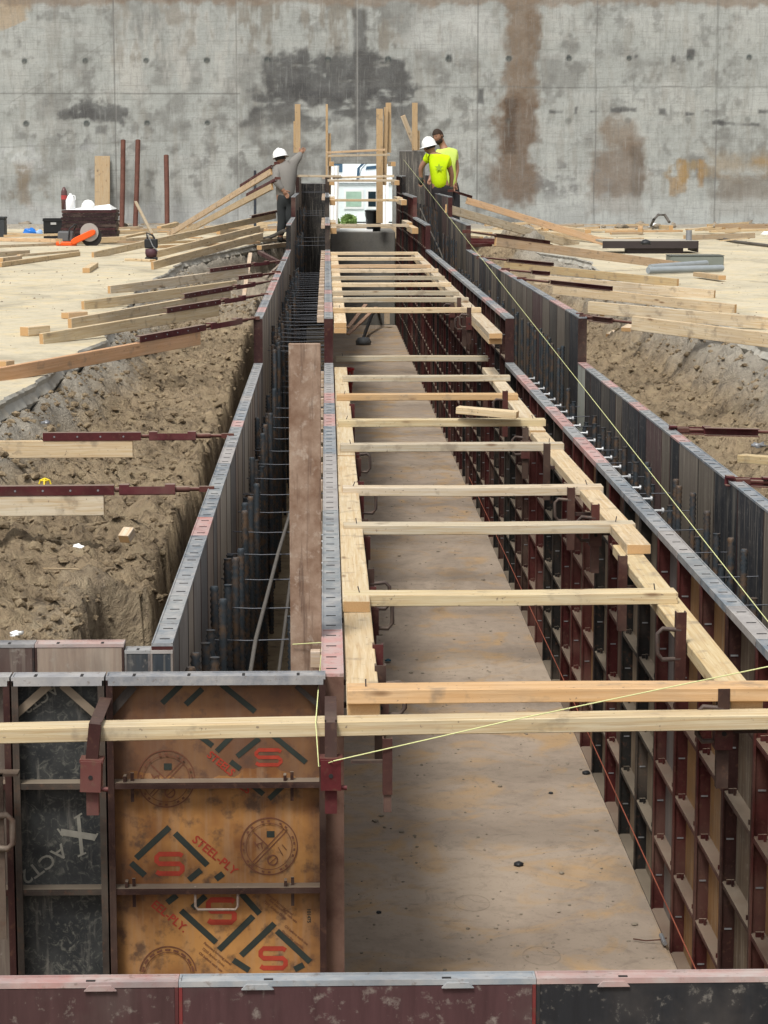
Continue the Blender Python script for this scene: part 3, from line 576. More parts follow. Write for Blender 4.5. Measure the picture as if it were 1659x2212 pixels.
A=bz(1606,1040,1.5); brace(A,(A.x+2.0,A.y,1.42),1606,2500,1850,(1760,1800),(1660,1750),'nearest right brace rod, only its tip inside the picture',chz=0,hg=.07)
b=bz(1600,990,1.30); lumber('offcut',b,b+Vector((.5,-.5,.02)),.07,.045,'two by four offcut on the right dirt at the picture edge','lumber',col=(.55,.47,.3))
# ------------------------------------------------------------------ clamps
def bracket_mesh():
    mb=MB(); mb.box((-.016,-.016,-.2),(.016,-.012,.075)).box((-.016,-.012,-.2),(-.012,.014,.075)).box((.012,-.012,-.2),(.016,.014,.075)); return mb.mesh('post')
def loop_mesh(s=1):
    mb=MB(); mb.tube([(.0,-.01,.02),(-.055*s,-.01,.025),(-.07*s,-.01,.01),(-.07*s,-.01,-.05),(-.055*s,-.01,-.07),(.0,-.01,-.068)],.007,8); return mb.mesh('loop')
BR=bracket_mesh(); LOOP=loop_mesh(); LOOP2=loop_mesh(-1)
BXM=MB().box((-.024,-.03,-.09),(.024,-.026,-.0)).box((-.024,-.026,-.004),(.024,.02,.004)).box((-.024,-.026,-.09),(-.02,.02,0)).box((.02,-.026,-.09),(.024,.02,0)).tube([(0,-.032,-.045),(0,-.0302,-.045)],.007,8,1).mesh('box')
ARM=MB().box((0,-.006,-.05),(.12,.006,-.035)).mesh('arm')
def clamp(loc,side,label,group,box=True,loop=True,col=(.10,.022,.02)):
    r=empty('waler_clamp',loc,label,'clamp',group); link('post',BR,STEELC,r,col=col)
    if box: link('bracket_box',BXM,[STEELC,SLOT],r,col=(.075,.022,.02))
    if loop: link('loop_handle',LOOP if side>0 else LOOP2,STEELC,r,col=(.075,.055,.048))
    o=link('arm',ARM,STEELC,r,col=(.05,.03,.028)); o.rotation_euler=(0,0,0 if side>0 else math.pi); return r
# big clamps on the front waler
for x,col,l in ((-.623,(.05,.018,.016),'leaning red clamp over the front waler between the black and amber panels'),(.006,(.04,.012,.014),'red clamp over the front waler at the trench corner')):
    r=empty('waler_clamp',(x,5.86,1.355),l,'clamp','red clamps on the front waler')
    mb=MB().box((-.016,-.022,-.0),(.016,-.018,.098)).box((-.016,-.018,0),(-.012,.006,.098)).box((.012,-.018,0),(.016,.006,.098)).box((-.016,-.018,.094),(.016,.28,.098))
    link('post',mb.mesh('post'),STEELC,r,rot=(0,.11 if x<0 else 0,0),col=col)
    mb=MB().box((-.027,-.04,-.082),(.027,-.035,-.0)).box((-.03,-.035,-.005),(.031,.015,.0035)).box((-.027,-.035,-.082),(-.023,.015,-.005)).box((.023,-.035,-.082),(.027,.015,-.005)).tube([(0,-.042,-.042),(0,-.0402,-.042)],.006,10,1)
    link('bracket_box',mb.mesh('bracket_box'),[STEELC,SLOT],r,rot=(.0,.04 if x<0 else 0,0),col=(.11,.018,.02)); 
    mb=MB().box((-.016,-.02,-.15),(.016,-.015,-.08)).box((-.016,-.015,-.15),(-.012,.01,-.08)).box((.012,-.015,-.15),(.016,.01,-.08)).tube([(.02,-.02,-.078),(.042,-.02,-.080)],.007,8); link('tail',mb.mesh('tail'),STEELC,r,col=(.10,.022,.024))
hc=clamp((.155,5.84,1.37),-1,'clamp below the front waler just right of the trench corner','clamps along the left inner forms',box=False,loop=False,col=(.07,.03,.025))
hc.scale=(.8,1,.55)
mb=MB().box((-.013,-.01,-.10),(.013,-.006,.0)).box((-.013,-.006,-.1),(-.009,.01,0)); link('tail',mb.mesh('tail'),STEELC,hc,loc=(0,0,-.19),col=(.08,.035,.03))
yl_=[6.35,6.66,7.6,7.95,9.1,10.2,11.6,13.6]
for i,yy in enumerate(yl_): clamp((.148,yy,1.415 if i else 1.42),-1,'rusty clamp hanging at the left waler, %s from the near end'%nth(i+1),'clamps along the left inner forms',box=i%2==0,loop=i%3!=1,col=random.choice([(.09,.022,.022),(.06,.035,.028),(.08,.02,.018)]))
yr_=[5.95,6.7,8.05,8.9,9.8,10.9,12.1,13.5,15.2,17,17.6,18.3,19.3]
for i,yy in enumerate(yr_): clamp((1.06,yy,(1.50 if i%2 else 1.44)+(.28 if yy>16.3 else 0)),1,'rusty clamp hooked on the right waler, %s from the near end'%nth(i+1),'clamps along the right inner forms',box=i%3==0,loop=i%3!=2,col=random.choice([(.055,.02,.016),(.05,.028,.022),(.075,.024,.02)]))
r=empty('waler_clamp',(-.905,6.05,1.2),'dusty loop clamp at the left picture edge on the bulkhead','clamp')
mb=MB().box((-.03,-.02,-.4),(.02,-.012,.07)).box((-.03,-.02,.06),(.06,.03,.067)); link('post',mb.mesh('post'),STEELC,r,col=(.12,.09,.07)); mb=MB().tube([(-.04,-.03,-.05),(.03,-.03,-.045),(.045,-.03,-.06),(.045,-.03,-.125),(.03,-.03,-.14),(-.04,-.03,-.135)],.009,8); link('loop_handle',mb.mesh('loop'),STEELC,r,col=(.17,.14,.11))
# ------------------------------------------------------------------ rebar and ties
def rebar_mesh(L,r=.0145):
    n=max(6,int(L/.011)); pts=[];rr=[]
    for i in range(n): pts.append((.0,0,L*i/(n-1))); rr.append(r*(1.22 if i%2 else .9))
    mb=MB(); mb.tube(pts,rr,7); return mb.mesh('rebar')
RB=[rebar_mesh(1.24),rebar_mesh(1.33),rebar_mesh(1.4)]; RB2=[rebar_mesh(1.62,.013)]; RB3=[rebar_mesh(1.95,.011)]; RB4=[rebar_mesh(2.25,.011)]
TR=MB().tube([(0,0,0),(0,0,1.0)],.01,6).mesh('rebar')
def rebars(xc,grp,lab,y0,step,jit=.012,y1=41.8):
    yy=y0
    while yy<y1:
        me=random.choice(RB if yy<16.3 else RB2 if yy<29.6 else RB3 if yy<34 else RB4)
        o=link('rebar',me,REBAR,None,(xc+random.uniform(-jit,jit),yy,-.02),(random.uniform(-.012,.012),random.uniform(-.012,.012),random.random()*6)); tag(o,lab,'rebar',grp); yy+=step*random.uniform(.8,1.2)*(1 if yy<19 else 1.8)
rebars(-.39,'rebars beside the left outer forms','dark ribbed vertical rebar standing beside the left outer forms',6.85,.22,.04)
rebars(-.10,'rebars beside the left inner forms','dark ribbed vertical rebar standing beside the left inner forms',6.95,.34,.03,17)
rebars(1.69,'rebars beside the right outer forms','dark ribbed vertical rebar standing beside the right outer forms',6.7,.25,.04)
rebars(1.42,'rebars beside the right inner forms','dark ribbed vertical rebar standing beside the right inner forms',6.9,.55,.012,16)
TM=MB().tube([(0,0,0),(.15,.0,-.006),(.3,0,-.003),(.42,0,0)],.0028,5).mesh('form_tie')
for side,x0 in (('left',-.44),('right',1.36)):
    for (a,b,zt) in TIERS:
        yy=a+.6
        while yy<b:
            for dz in ((.28,.62) if side=='left' else (.28,)):
                if (side=='left' and dz>.5 and not 16<yy<30) or (side=='right' and yy>16.5): continue
                o=link('form_tie',TM,TIED,None,(x0,yy+(.3 if dz>.5 else 0),zt-dz),(0,0,random.uniform(-.06,.06))); tag(o,'thin grey wire form tie spanning the %s wall gap'%side,'form tie','form ties in the %s wall gap'%side)
            yy+=.61 if yy<16.3 else .46 if yy<29 else 1.7
ST=MB(); ST.tube([(0,0,0),(-.085,0,0)],.006,7); ST.tube([(-.085,0,0),(-.093,0,0)],.013,10); STUD=ST.mesh('headed_stud')
for i in range(22):
    o=link('headed_stud',STUD,plain('zinc stud',(.45,.46,.47),.4,.3) if i==0 else None,None,(-.022,6.75+i*.2+.02,1.12),(0,random.uniform(-.08,.08),random.uniform(-.1,.1))); tag(o,'pale headed steel stud, %s from the front beside the upright plank'%nth(i+1),'stud','headed studs on the left inner form')
for i in range(18):
    o=link('headed_stud',STUD,None,None,(1.345,9.6+i*.36,1.44),(0,0,math.pi+random.uniform(-.15,.15))); tag(o,'headed steel stud on the right inner form top, %s from the front'%nth(i+1),'stud','headed studs on the right inner form')
HOSE=plain('grey cable',(.10,.09,.08),.7)
o=link('cable',MB().tube([(-.33,6.9,.1),(-.31,6.95,.75),(-.29,7.3,1.05),(-.26,8,1.22),(-.21,9.5,1.28),(-.19,11,1.2),(-.2,13,1.0)],.008,8).mesh('cable'),HOSE); tag(o,'grey bent cable snaking through the left rebar gap','cable')
o=link('cable',MB().tube([(-.27,7.0,.1),(-.22,7.6,.8),(-.17,9,1.1),(-.14,11,1.25),(-.13,14,1.2)],.007,8).mesh('cable'),HOSE); tag(o,'thin brown cable nearest the studs in the left rebar gap','cable')
o=link('cable',MB().tube([(1.55,38,2.2),(1.62,36,1.9),(1.66,34,1.7),(1.7,31,1.35),(1.72,28,1.2)],.012,8).mesh('cable'),HOSE); tag(o,'grey cable hanging inside the far right wall gap','cable')
# string lines
STR=plain('yellow mason string',(.60,.62,.30),.8,0,.1); STRR=plain('rust red string',(.25,.07,.04),.8,0,.1)
def string(pts,r,l,m=STR): o=link('string_line',MB().tube(pts,r,6).mesh('string_line'),m); tag(o,l,'string')
a=by(1664,1349,6.9); b=by(872,345,42); string([a+(a-b)*.03,b],.0017,'yellow green string line running the whole length of the right wall gap')
pA=by(680,1640,5.85); pB=by(696,1388,6.68); string([by(718,1645,5.81),pA+Vector((.01,0,-.02)),by(682,1560,5.85),pB,by(632,1392,6.69)],.0016,'yellow string tied round the plank and dropping to the corner clamp')
string([by(720,1644,5.81),by(1100,1557,5.84),by(1659,1440,5.9),by(1900,1390,5.95)],.0017,'yellow string from the corner clamp slanting up to the right')
string([by(1450,2090,9.2)+Vector((0,0,0)),bz(1327,1698,.28),Vector((1.255,17,.35))] if False else [Vector((1.235,6.6,.22)),Vector((1.25,12.,.20)),Vector((1.255,20,.17))],.0028,'rust red string low along the right inner form feet',STRR)
# ------------------------------------------------------------------ print on the bulkhead panels
YP=6.213-.0015-.012+0; YP=6.213-.0132-.0008
root_or=[o for o in C.objects if o.get('label','').startswith('amber')][0]; root_bk=[o for o in C.objects if o.get('label','').startswith('narrow black')][0]
INKR=plain('red print',(.36,.045,.025),.6,0,.5,30); INKK=plain('black print',(.028,.035,.03),.6,0,.4,30); INKG=plain('grey print',(.22,.21,.18),.7,0,.5,40); INKB=plain('brown print',(.15,.06,.035),.6,0,.4,40)
def place(o,par):
    M=par.matrix_basis.inverted(); o.parent=par; o.matrix_basis=M@o.matrix_basis
def bar(x0,y0,x1,y1,wpx,mat=INKK,par=root_or,name='printed_bar'):
    a=by(x0,y0,YP);b=by(x1,y1,YP); d=b-a; L=d.length; n=Vector((-d.z,0,d.x)).normalized()*wpx/2/800
    vs=[a+n,b+n,b-n,a-n]; me=MB().add(vs,[(0,1,2,3)]).mesh(name); return vs,me
def group_print(name,mat,par,quads,yo=0):
    mb=MB()
    for qi,q in enumerate(quads): mb.add([v+Vector((0,yo-.00004*qi,0)) for v in q],[(0,1,2,3)])
    o=link(name,mb.mesh(name),mat); place(o,par); return o
def BQ(l,w=15): return [bar(*q,q_w)[0] for *q,q_w in [tuple(x)+(w,) for x in l]]
group_print('printed_diamond',INKK,root_or,BQ([(294,1854,366,1787),(378,1800,448,1869),(434,1879,408,1901),(283,1864,313,1891),(466,1899,482,1887)],14))
group_print('printed_diamond',INKK,root_or,BQ([(391,1967,467,2036),(547,1979,473,2052),(521,1930,561,1974),(416,1961,444,1936),(361,1950,382,1934)],14))
group_print('printed_diamond',INKK,root_or,BQ([(593,1995,521,2064),(598,2011,670,2078),(504,2074,538,2096),(656,2084,636,2094)],14))
group_print('printed_diamond',INKK,root_or,BQ([(433,1591,459,1611),(500,1591,468,1623),(560,1595,512,1634),(590,1589,661,1647),(498,1645,519,1661),(547,1698,569,1716)],12)); group_print('printed_diamond',INKK,root_or,BQ([(611,1698,581,1726)],12))
group_print('printed_diamond',INKK,root_or,BQ([(350,1519,391,1479),(401,1522,437,1488),(478,1478,551,1537)],13))
def text(s,cx,cy,size_px,ang,mat,par,name='printed_text',bold=.02,sx=1,sp=1):
    cu=bpy.data.curves.new('txt','FONT'); cu.body=s; cu.align_x='CENTER'; cu.align_y='CENTER'; cu.size=size_px/800/.7; cu.offset=bold*cu.size; cu.space_character=sp; cu.resolution_u=3
    to=bpy.data.objects.new('t',cu); C.objects.link(to); bpy.context.view_layer.update()
    me=bpy.data.meshes.new_from_object(to.evaluated_get(bpy.context.evaluated_depsgraph_get())); bpy.data.objects.remove(to); me.materials.clear()
    o=link(name,me,mat); p=by(cx,cy,YP-.0004); M=Matrix.Translation(p)@Matrix.Rotation(math.pi/2,4,'X')@Matrix.Rotation(R(ang),4,'Z')@Matrix.Diagonal((sx,1,1,1)); o.matrix_basis=M; place(o,par); return o

def sglyph(cx,cy,w_,h_):
    # one continuous ribbon shaped as a block S
    k=w_/2;q=h_/2;r_=6; P_=[(k,-q+5),(k-r_,-q+1),(-k+r_,-q+1),(-k,-q+r_+2),(-k,-r_),(-k+r_,0),(k-r_,0),(k,r_),(k,q-r_-2),(k-r_,q-1),(-k+r_,q-1),(-k,q-5)]
    wd=h_*.235; mb=MB(); L=[];Rr_=[]
    for i,(x,y_) in enumerate(P_):
        a=P_[max(i-1,0)];b=P_[min(i+1,len(P_)-1)]; dx,dy=b[0]-a[0],b[1]-a[1]; l=math.hypot(dx,dy); nx,ny=-dy/l*wd/2,dx/l*wd/2
        L.append(by(cx+x+nx,cy+y_+ny,YP)); Rr_.append(by(cx+x-nx,cy+y_-ny,YP))
    n=len(P_); mb.add(L+Rr_,[(i,i+1,n+i+1,n+i) for i in range(n-1)]); o=link('printed_logo',mb.mesh('logo'),INKR); place(o,root_or)
for a_ in ((366,1866,56,44),(478,1968,56,50),(590,2070,54,44),(580,1636,54,34)): sglyph(*a_)
text('STEEL-PLY',464,1848,19,-41,INKR,root_or,bold=.02,sx=1.02); text('EEL-PLY.',366,1980,19,-41,INKR,root_or,bold=.02); text('STEELS',477,1650,17,-41,INKR,root_or,bold=.02); text('ES',530,1703,18,-35,INKR,root_or,bold=.02)
for k,(cx,cy,s) in enumerate(((603,1952,'Patented forming panel'),(612,1968,'See manual for safe use'),(594,1966,'7250 Arthur Drive'),(640,2020,'Oil before each use'),(632,2030,'Phone for supplies'),(470,2060,'Patented forming panel'),(461,2068,'7250 Arthur Drive'),(455,2078,'Oil before each use'))):
    text(s,cx,cy,6,-41,INKB,root_or,bold=.01)
text('101475',667,1978,8,-90,INKK,root_or,bold=.02)
def ring(cx,cy,r0,r1,n=48,a0=0,a1=360):
    q=[]
    for k in range(n):
        t0=R(a0+(a1-a0)*k/n);t1=R(a0+(a1-a0)*(k+1)/n); f=lambda r,t:by(cx+r*math.cos(t),cy-r*math.sin(t),YP)
        q.append([f(r0,t0),f(r0,t1),f(r1,t1),f(r1,t0)])
    return q
def emblem(cx,cy,a0=0,a1=360,full=True):
    q=ring(cx,cy,60,62.5,48,a0,a1)+ring(cx,cy,49,50.5,48,a0,a1)
    for k in range(26):
        a=a0+(a1-a0)*(k+.5)/26; 
        if k%3!=2: q+=ring(cx,cy,53,57.5,2,a-2.6,a+3.6)
    group_print('printed_emblem',INKB,root_or,q)
    if full:
        q=BQ([(cx-35,cy+34,cx+32,cy-37),(cx-30,cy+38,cx+38,cy-33)],2.2)+BQ([(cx-33,cy-30,cx-3,cy-1)],3)
        q+=ring(cx+8,cy+30,9,12,20)+BQ([(cx+1,cy+37,cx+16,cy+24)],2)+BQ([(cx-32,cy-10,cx-22,cy+4),(cx-30,cy-3,cx-14,cy-8),(cx-18,cy-8,cx-14,cy+5)],2.5)+BQ([(cx+20,cy+2,cx+30,cy+20),(cx+28,cy-4,cx+38,cy+8)],2); group_print('printed_emblem',INKB,root_or,q,-.0002)
        group_print('printed_emblem',INKK,root_or,BQ([(cx-5,cy-26,cx+12,cy-26)],15),-.0003)
emblem(581,1828); emblem(359,1682,0,360,True); emblem(363,2106,8,172,False)
group_print('printed_letter',INKG,root_bk,BQ([(131,1797,206,1809)],15)+BQ([(169,1762,177,1846)],8)+BQ([(124,1790,136,1806),(202,1816,211,1800),(160,1768,177,1757),(168,1850,186,1842)],4)); text('ACT2',93,1866,32,216,INKG,root_bk,bold=.008,sx=1.1); text('ACT2',86,1508,26,214,INKG,root_bk,bold=.008)
for q in ((30,1545,108,1476),(136,1476,214,1545)): 
    o=group_print('corner_strap',plain('dusty strap',(.24,.19,.14),.7,.2),root_bk,BQ([q],18),-.02)
DSM=plain('dark strap',(.05,.04,.035),.7,.2)
group_print('corner_strap',DSM,root_or,BQ([(232,1545,290,1478)],20),-.02); group_print('corner_strap',DSM,root_or,BQ([(640,1478,700,1530)],12),-.02)
mb=MB(); a=by(422,1915,6.165); b=by(422,1965,6.165); c=by(514,1965,6.165); d=by(514,1915,6.165); mb.tube([a,b.lerp(a,.15),b.lerp(c,.06),b.lerp(c,.94),c.lerp(d,.15),d],.004,8); o=link('lifting_handle',mb.mesh('handle'),STEEL,col=(.30,.24,.2)); place(o,root_or)
# ------------------------------------------------------------------ end block, bucket, things in the trench
EB=m_concrete('end block concrete',(.13,.125,.115),(.17,.165,.15),(.15,.13,.10),.3)
o=link('end_block',bevel(MB().box((.07,42.12,-.1),(1.26,44.5,1.70)).mesh('end_block'),.012),EB); tag(o,'plain dark grey concrete block closing the trench below the bright opening','block')
def bucket(loc,s,col,label,name='bucket'):
    M=plain('bucket plastic '+label[:5],col,.4,0,.15); r=empty(name,loc,label,'bucket')
    mb=MB().lathe([(0,0),(.12*s,0),(.148*s,.34*s),(.156*s,.34*s),(.156*s,.37*s),(.14*s,.37*s),(.115*s,.02*s),(0,.02*s)],24); link('bucket_body',mb.mesh('b'),M,r)
    pts=[(.155*s*math.cos(t),.05*s*math.sin(t)*-1-.04*s,.33*s-.20*s*math.sin(t)) for t in np.linspace(0,math.pi,12)]; link('bail_handle',MB().tube(pts,.004*s,6).mesh('h'),TIE,r); return r
b0=bz(770,858,0); bucket((.19,b0.y,0),1.0,(.30,.012,.015),'red bucket on the trench floor under the left waler')
bucket((.87,42.5,1.70),1.05,(.008,.008,.009),'black bucket standing on the end block before the bright opening')
bucket(bz(1000,482,1.62),1.0,(.45,.02,.02),'red bucket on the slab behind the right forms')
BW=(.36,.24,.20)
for i,(a,b,l) in enumerate((((752,708),(790,658),'steeper pinkish stick leaning in the far trench'),((752,722),(812,664),'longer pinkish stick leaning in the far trench'))):
    lumber('stick',by(*a,33+i),by(*b,34+i),.06,.02,l,'stick',col=BW)
lumber('cross_board',by(752,672,41.3),by(850,672,41.3),.04,.07,'board low across the end block face deep in the trench','lumber',col=(.42,.33,.2)); lumber('upright_stub',by(836,700,41.2),by(836,672,41.2),.1,.05,'short upright board against the end block face','lumber',col=(.45,.38,.3),up=Vector((0,1,0)))
TOOLM=plain('dark tool plastic',(.02,.021,.024),.5)
r=empty('shop_vacuum',bz(785,745,0),'dark grey tool with bent arm lying on the far trench floor','tool')
link('tool_body',MB().lathe([(0,0),(.12,0),(.13,.06),(.09,.12),(.0,.13)],16).mesh('b'),plain('tool grey',(.10,.105,.11),.5),r); link('tool_hose',MB().tube([(0,.1,.1),(.1,2,.15),(.2,3,.3),(.33,4,.35),(.36,5,.2)],.03,8).mesh('h'),TOOLM,r)
# far upright posts
PS_=[(643,225,330,.1,'tall post pair board left of the grey shirt worker gap'),(637,262,330,.05,'shorter strip beside the tall post near the grey shirt worker'),(706,225,420,.04,'thin edge on board standing on the far left inner form'),(712,288,420,.05,'short board beside the thin post on the left inner form'),(820,235,482,.12,'left board of the trio standing before the opening'),(830,232,400,.08,'slanted middle board of the trio before the opening'),(839,222,330,.1,'rightmost and tallest board of the trio before the opening'),(896,222,325,.1,'tall post behind the leaning pale board'),(903,282,325,.06,'short strip beside the tall post by the workers')]
for i,(px,y0,y1,wd,l) in enumerate(PS_):
    yy=41.6+.08*i; a=by(px,y1,yy); b=by(px+(4 if i==5 else 0),y0,yy); lumber('post',a,b,wd,.04,l,'post','timber posts at the far end',col=random.choice([(.52,.40,.25),(.46,.35,.22),(.5,.37,.22)]),up=Vector((0,1,0)))
lumber('leaning_board',by(897,318,42.4),by(870,250,42.3),.09,.04,'short pale board leaning left above the right form end','lumber',col=(.62,.54,.42),up=Vector((0,1,0)))
lumber('blue_stake',by(551,500,43),by(551,368,43),.05,.05,'thin dark steel stake behind the steep braces','stake',col=(.04,.05,.065),up=Vector((0,1,0)))
# ------------------------------------------------------------------ beyond the opening
WH=plain('overexposed white',(.85,.88,.9),.35,0,.05); GL=plain('dark blue glass',(.05,.10,.16),.15,0,.1)  # near-white colours beyond the opening stand in for overexposed daylight
r=empty('van',(1.1,57.5,1.62),'white van seen through the opening in the wall','van')
body=MB().poly([(-.33,.35),(1.6,.35),(1.6,2.2),(.5,2.25),(-.05,1.42),(-.24,1.2),(-.33,.9)],1.8).mesh('van_body',True); link('van_body',bevel(body,.04,2),plain('van pale blue',(.74,.82,.88),.3,0,.1),r)
link('windscreen',MB().poly([(-.36,.85),(-.30,.85),(-.26,1.22),(-.05,1.42),(-.12,1.44),(-.33,1.22)],.04,0,Matrix.Translation((0,-.03,0))).mesh('w'),GL,r); link('side_window',MB().poly([(-.1,1.26),(.30,1.30),(.34,1.22),(-.12,1.18)],.02,0,Matrix.Translation((0,-.015,0))).mesh('w'),GL,r)
for x in (.1,1.1): link('wheel',MB().tube([(x,-.04,.33),(x,.2,.33)],.33,24).mesh('w'),SLOT,r)
r=empty('white_building',(-6,72,1.5),'pale blue white building seen far through the opening','building')
link('building_wall',MB().box((0,0,0),(14,5,7)).mesh('b'),plain('pale blue wall',(.8,.88,.92),.7,0,.05),r)
for k in range(8): link('window',MB().box((.8+k*1.6,-.03,1.2),(1.7+k*1.6,-.002,2.6)).mesh('w'),GL,r); link('window',MB().box((.8+k*1.6,-.03,4.2),(1.7+k*1.6,-.002,5.6)).mesh('w'),GL,r)
LEAF=plain('bright leaves',(.28,.42,.14),.6,0,.5)
for i,(x,yy,s,l) in enumerate(((.16,53.6,.13,'small green bush seen low left through the opening'),(.52,53.5,.17,'pale green bush seen low in the middle of the opening'))):
    mb=MB()
    for k in range(700):
        v=Vector((random.gauss(0,1),random.gauss(0,1),random.gauss(0,1))).normalized()*s*random.uniform(.3,1)**.5; p=Vector((v.x,v.y,s*.8+v.z*.8)); a=Vector((random.uniform(-1,1),random.uniform(-1,1),random.uniform(-1,1)))*.06; b=Vector((random.uniform(-1,1),random.uniform(-1,1),random.uniform(-1,1)))*.04; mb.add([p-a,p+b,p+a,p-b],[(0,1,2,3)])
    r=empty('bush',(x,yy,1.5),l,'bush'); link('foliage',mb.mesh('l'),LEAF,r); link('stem',MB().tube([(0,0,0),(0,0,s)],.02,6).mesh('s'),plain('stem',(.1,.07,.04)),r)
o=link('paving',MB().box((-10,49.45,1.52),(12,71,1.56)).mesh('p'),plain('white paving',(.82,.82,.78),.8,0,.08)); tag(o,'bright pale paving beyond the opening',kind='structure')
r=empty('site_trailer',(-.72,54.0,1.5),'pale blue trailer with windows behind the bushes in the opening','trailer')
link('trailer_body',bevel(MB().box((0,0,.1),(2.6,1.2,1.0)).mesh('t'),.03),plain('trailer pale blue',(.78,.86,.90),.4,0,.05),r)
link('trailer_roof',MB().box((-.03,-.05,1.001),(2.63,1.25,1.06)).mesh('t'),WH,r)
for x,c_,w_ in ((1.18,(.40,.58,.48),.36),(1.70,(.015,.03,.04),.18)): link('window',MB().box((x-.05,-.03,.40),(x+w_+.05,-.002,.85)).mesh('w'),WH,r); link('pane',MB().box((x,-.036,.45),(x+w_,-.031,.80)).mesh('w'),plain('pane',c_,.15,0,.3),r)
# white sheets hung inside the opening frame
SH=plain('white plastic sheet',(.86,.88,.88),.4,0,.05)
mb=MB(); 
for i in range(12):
    x=-.0+i*.02; mb.add([(x,48.9+.02*math.sin(i*1.7),1.62),(x+.02,48.9+.02*math.sin((i+1)*1.7),1.62),(x+.02+.03,48.9+.02*math.sin((i+1)*1.7),2.9),(x+.03,48.9+.02*math.sin(i*1.7),2.9)],[(0,1,2,3)])
o=link('plastic_sheet',mb.mesh('sheet'),SH); tag(o,'white plastic sheet hanging at the left side of the opening','sheet')
mb=MB()
for i in range(7):
    x=1.18+i*.02; mb.add([(x,48.85+.02*math.sin(i*1.7),1.62),(x+.02,48.85+.02*math.sin((i+1)*1.7),1.62),(x+.02,48.85+.02*math.sin((i+1)*1.7),2.9),(x,48.85+.02*math.sin(i*1.7),2.9)],[(0,1,2,3)])
o=link('plastic_sheet',mb.mesh('sheet'),SH); tag(o,'white plastic sheet strip at the right side of the opening','sheet')
o=link('foam_board',MB().box((.25,42.3,1.702),(.85,42.9,1.74)).mesh('f'),SH); tag(o,'flat white board lying on the end block','board')
# ------------------------------------------------------------------ things on the left slab
def M_(n,c,r=.6,m=0): return plain(n,c,r,m,.2)
base0=bz(192,527,1.6); sx,sy=base0.x,base0.y
for k in range(8):
    zz=1.6+.10+k*.058; jx=random.uniform(-.015,.015)
    r=empty('wall_form',(sx-.45+jx,sy,zz),'%s form panel from the bottom in the stack behind the orange saw'%nth(k+1),'form panel','stacked form panels on the left slab')
    link('plywood',MB().box((.01,.005,.0),(.90,.60,.012)).mesh('p'),PLY,r,col=(.05,.035,.03)); link('frame',MB().box((0,0,.012),(.91,.006,.053)).box((0,.006,.012),(.006,.61,.053)).box((.904,.006,.012),(.91,.61,.053)).box((0,.61,.012),(.91,.616,.053)).mesh('f'),STEELC,r,col=random.choice([(.05,.016,.02),(.03,.015,.018),(.07,.02,.025)]))
lumber('dunnage',(sx-.4,sy+.2,1.65),(sx+.42,sy+.2,1.65),.09,.09,'short timber under the panel stack','lumber',col=(.12,.10,.07))
zt=1.6+.10+8*.058
o=link('paper_sheet',MB().add([(0,0,0),(.8,0,.0),(.85,.5,.01),(.0,.5,.0),(.5,.1,.03),(.75,.25,.09)],[(0,1,4),(1,5,4),(1,2,5),(0,4,3),(4,5,3),(5,2,3)]).mesh('p'),SH,loc=(sx-.42,sy+.05,zt+.004)); tag(o,'crumpled white plan sheet on top of the panel stack','paper')
JUG=M_('milky jug',(.82,.84,.86),.3)
r=empty('water_jug',(sx-.31,sy+.15,zt+.005),'white plastic water jug on the panel stack','jug'); link('jug_body',MB().lathe([(0,0),(.075,0),(.08,.03),(.08,.15),(.05,.22),(.022,.25),(.022,.27),(0,.27)],16).mesh('j'),JUG,r); link('jug_handle',MB().tube([(.03,0,.24),(.075,0,.23),(.082,0,.16)],.01,8).mesh('h'),JUG,r)
r=empty('bottle',(sx-.42,sy+.2,zt+.005),'tall clear and red bottle behind the white jug','bottle'); link('bottle_body',MB().lathe([(0,0),(.05,0),(.052,.22),(.05,.3),(.02,.37),(.0,.38)],14).mesh('b'),M_('dark drink',(.10,.05,.05),.2),r); link('bottle_label',MB().lathe([(.0535,.17),(.0535,.24)],14).mesh('l'),M_('label',(.35,.05,.05),.5),r)
def helmet(par,loc,rot,s=1,mat=None,name='hard_hat'):
    mat=mat or M_('helmet white',(.82,.83,.82),.3); mb=MB(); prof=[(.0,.135),(.05,.128),(.09,.1),(.112,.06),(.12,.015),(.122,0)]
    mb.lathe([(a*s,b*s) for a,b in prof],20)
    n=20; vs=[];fs=[]
    for k in range(n):
        t=2*math.pi*k/n; e=.014+.045*max(0,math.cos(t))**2; vs+= [(.12*s*math.cos(t),.12*s*math.sin(t),0),((.122+e)*s*math.cos(t),(.122+e)*s*math.sin(t),-.012*s)]
    for k in range(n): fs.append((2*k,2*((k+1)%n),2*((k+1)%n)+1,2*k+1))
    mb.add(vs,fs,0,True); mb.box((-.1*s,-.008*s,.08*s),(.1*s,.008*s,.135*s)) if False else mb.tube([(-.11*s,0,.07*s),(-.06*s,0,.126*s),(0,0,.14*s),(.06*s,0,.126*s),(.11*s,0,.07*s)],.012*s,6)
    o=link(name,mb.mesh(name),mat,par,loc,rot); return o
o=helmet(None,(sx-.02,sy+.2,zt+.02),(0,0,-.3),1.0); tag(o,'white hard hat resting on the panel stack','hard hat')
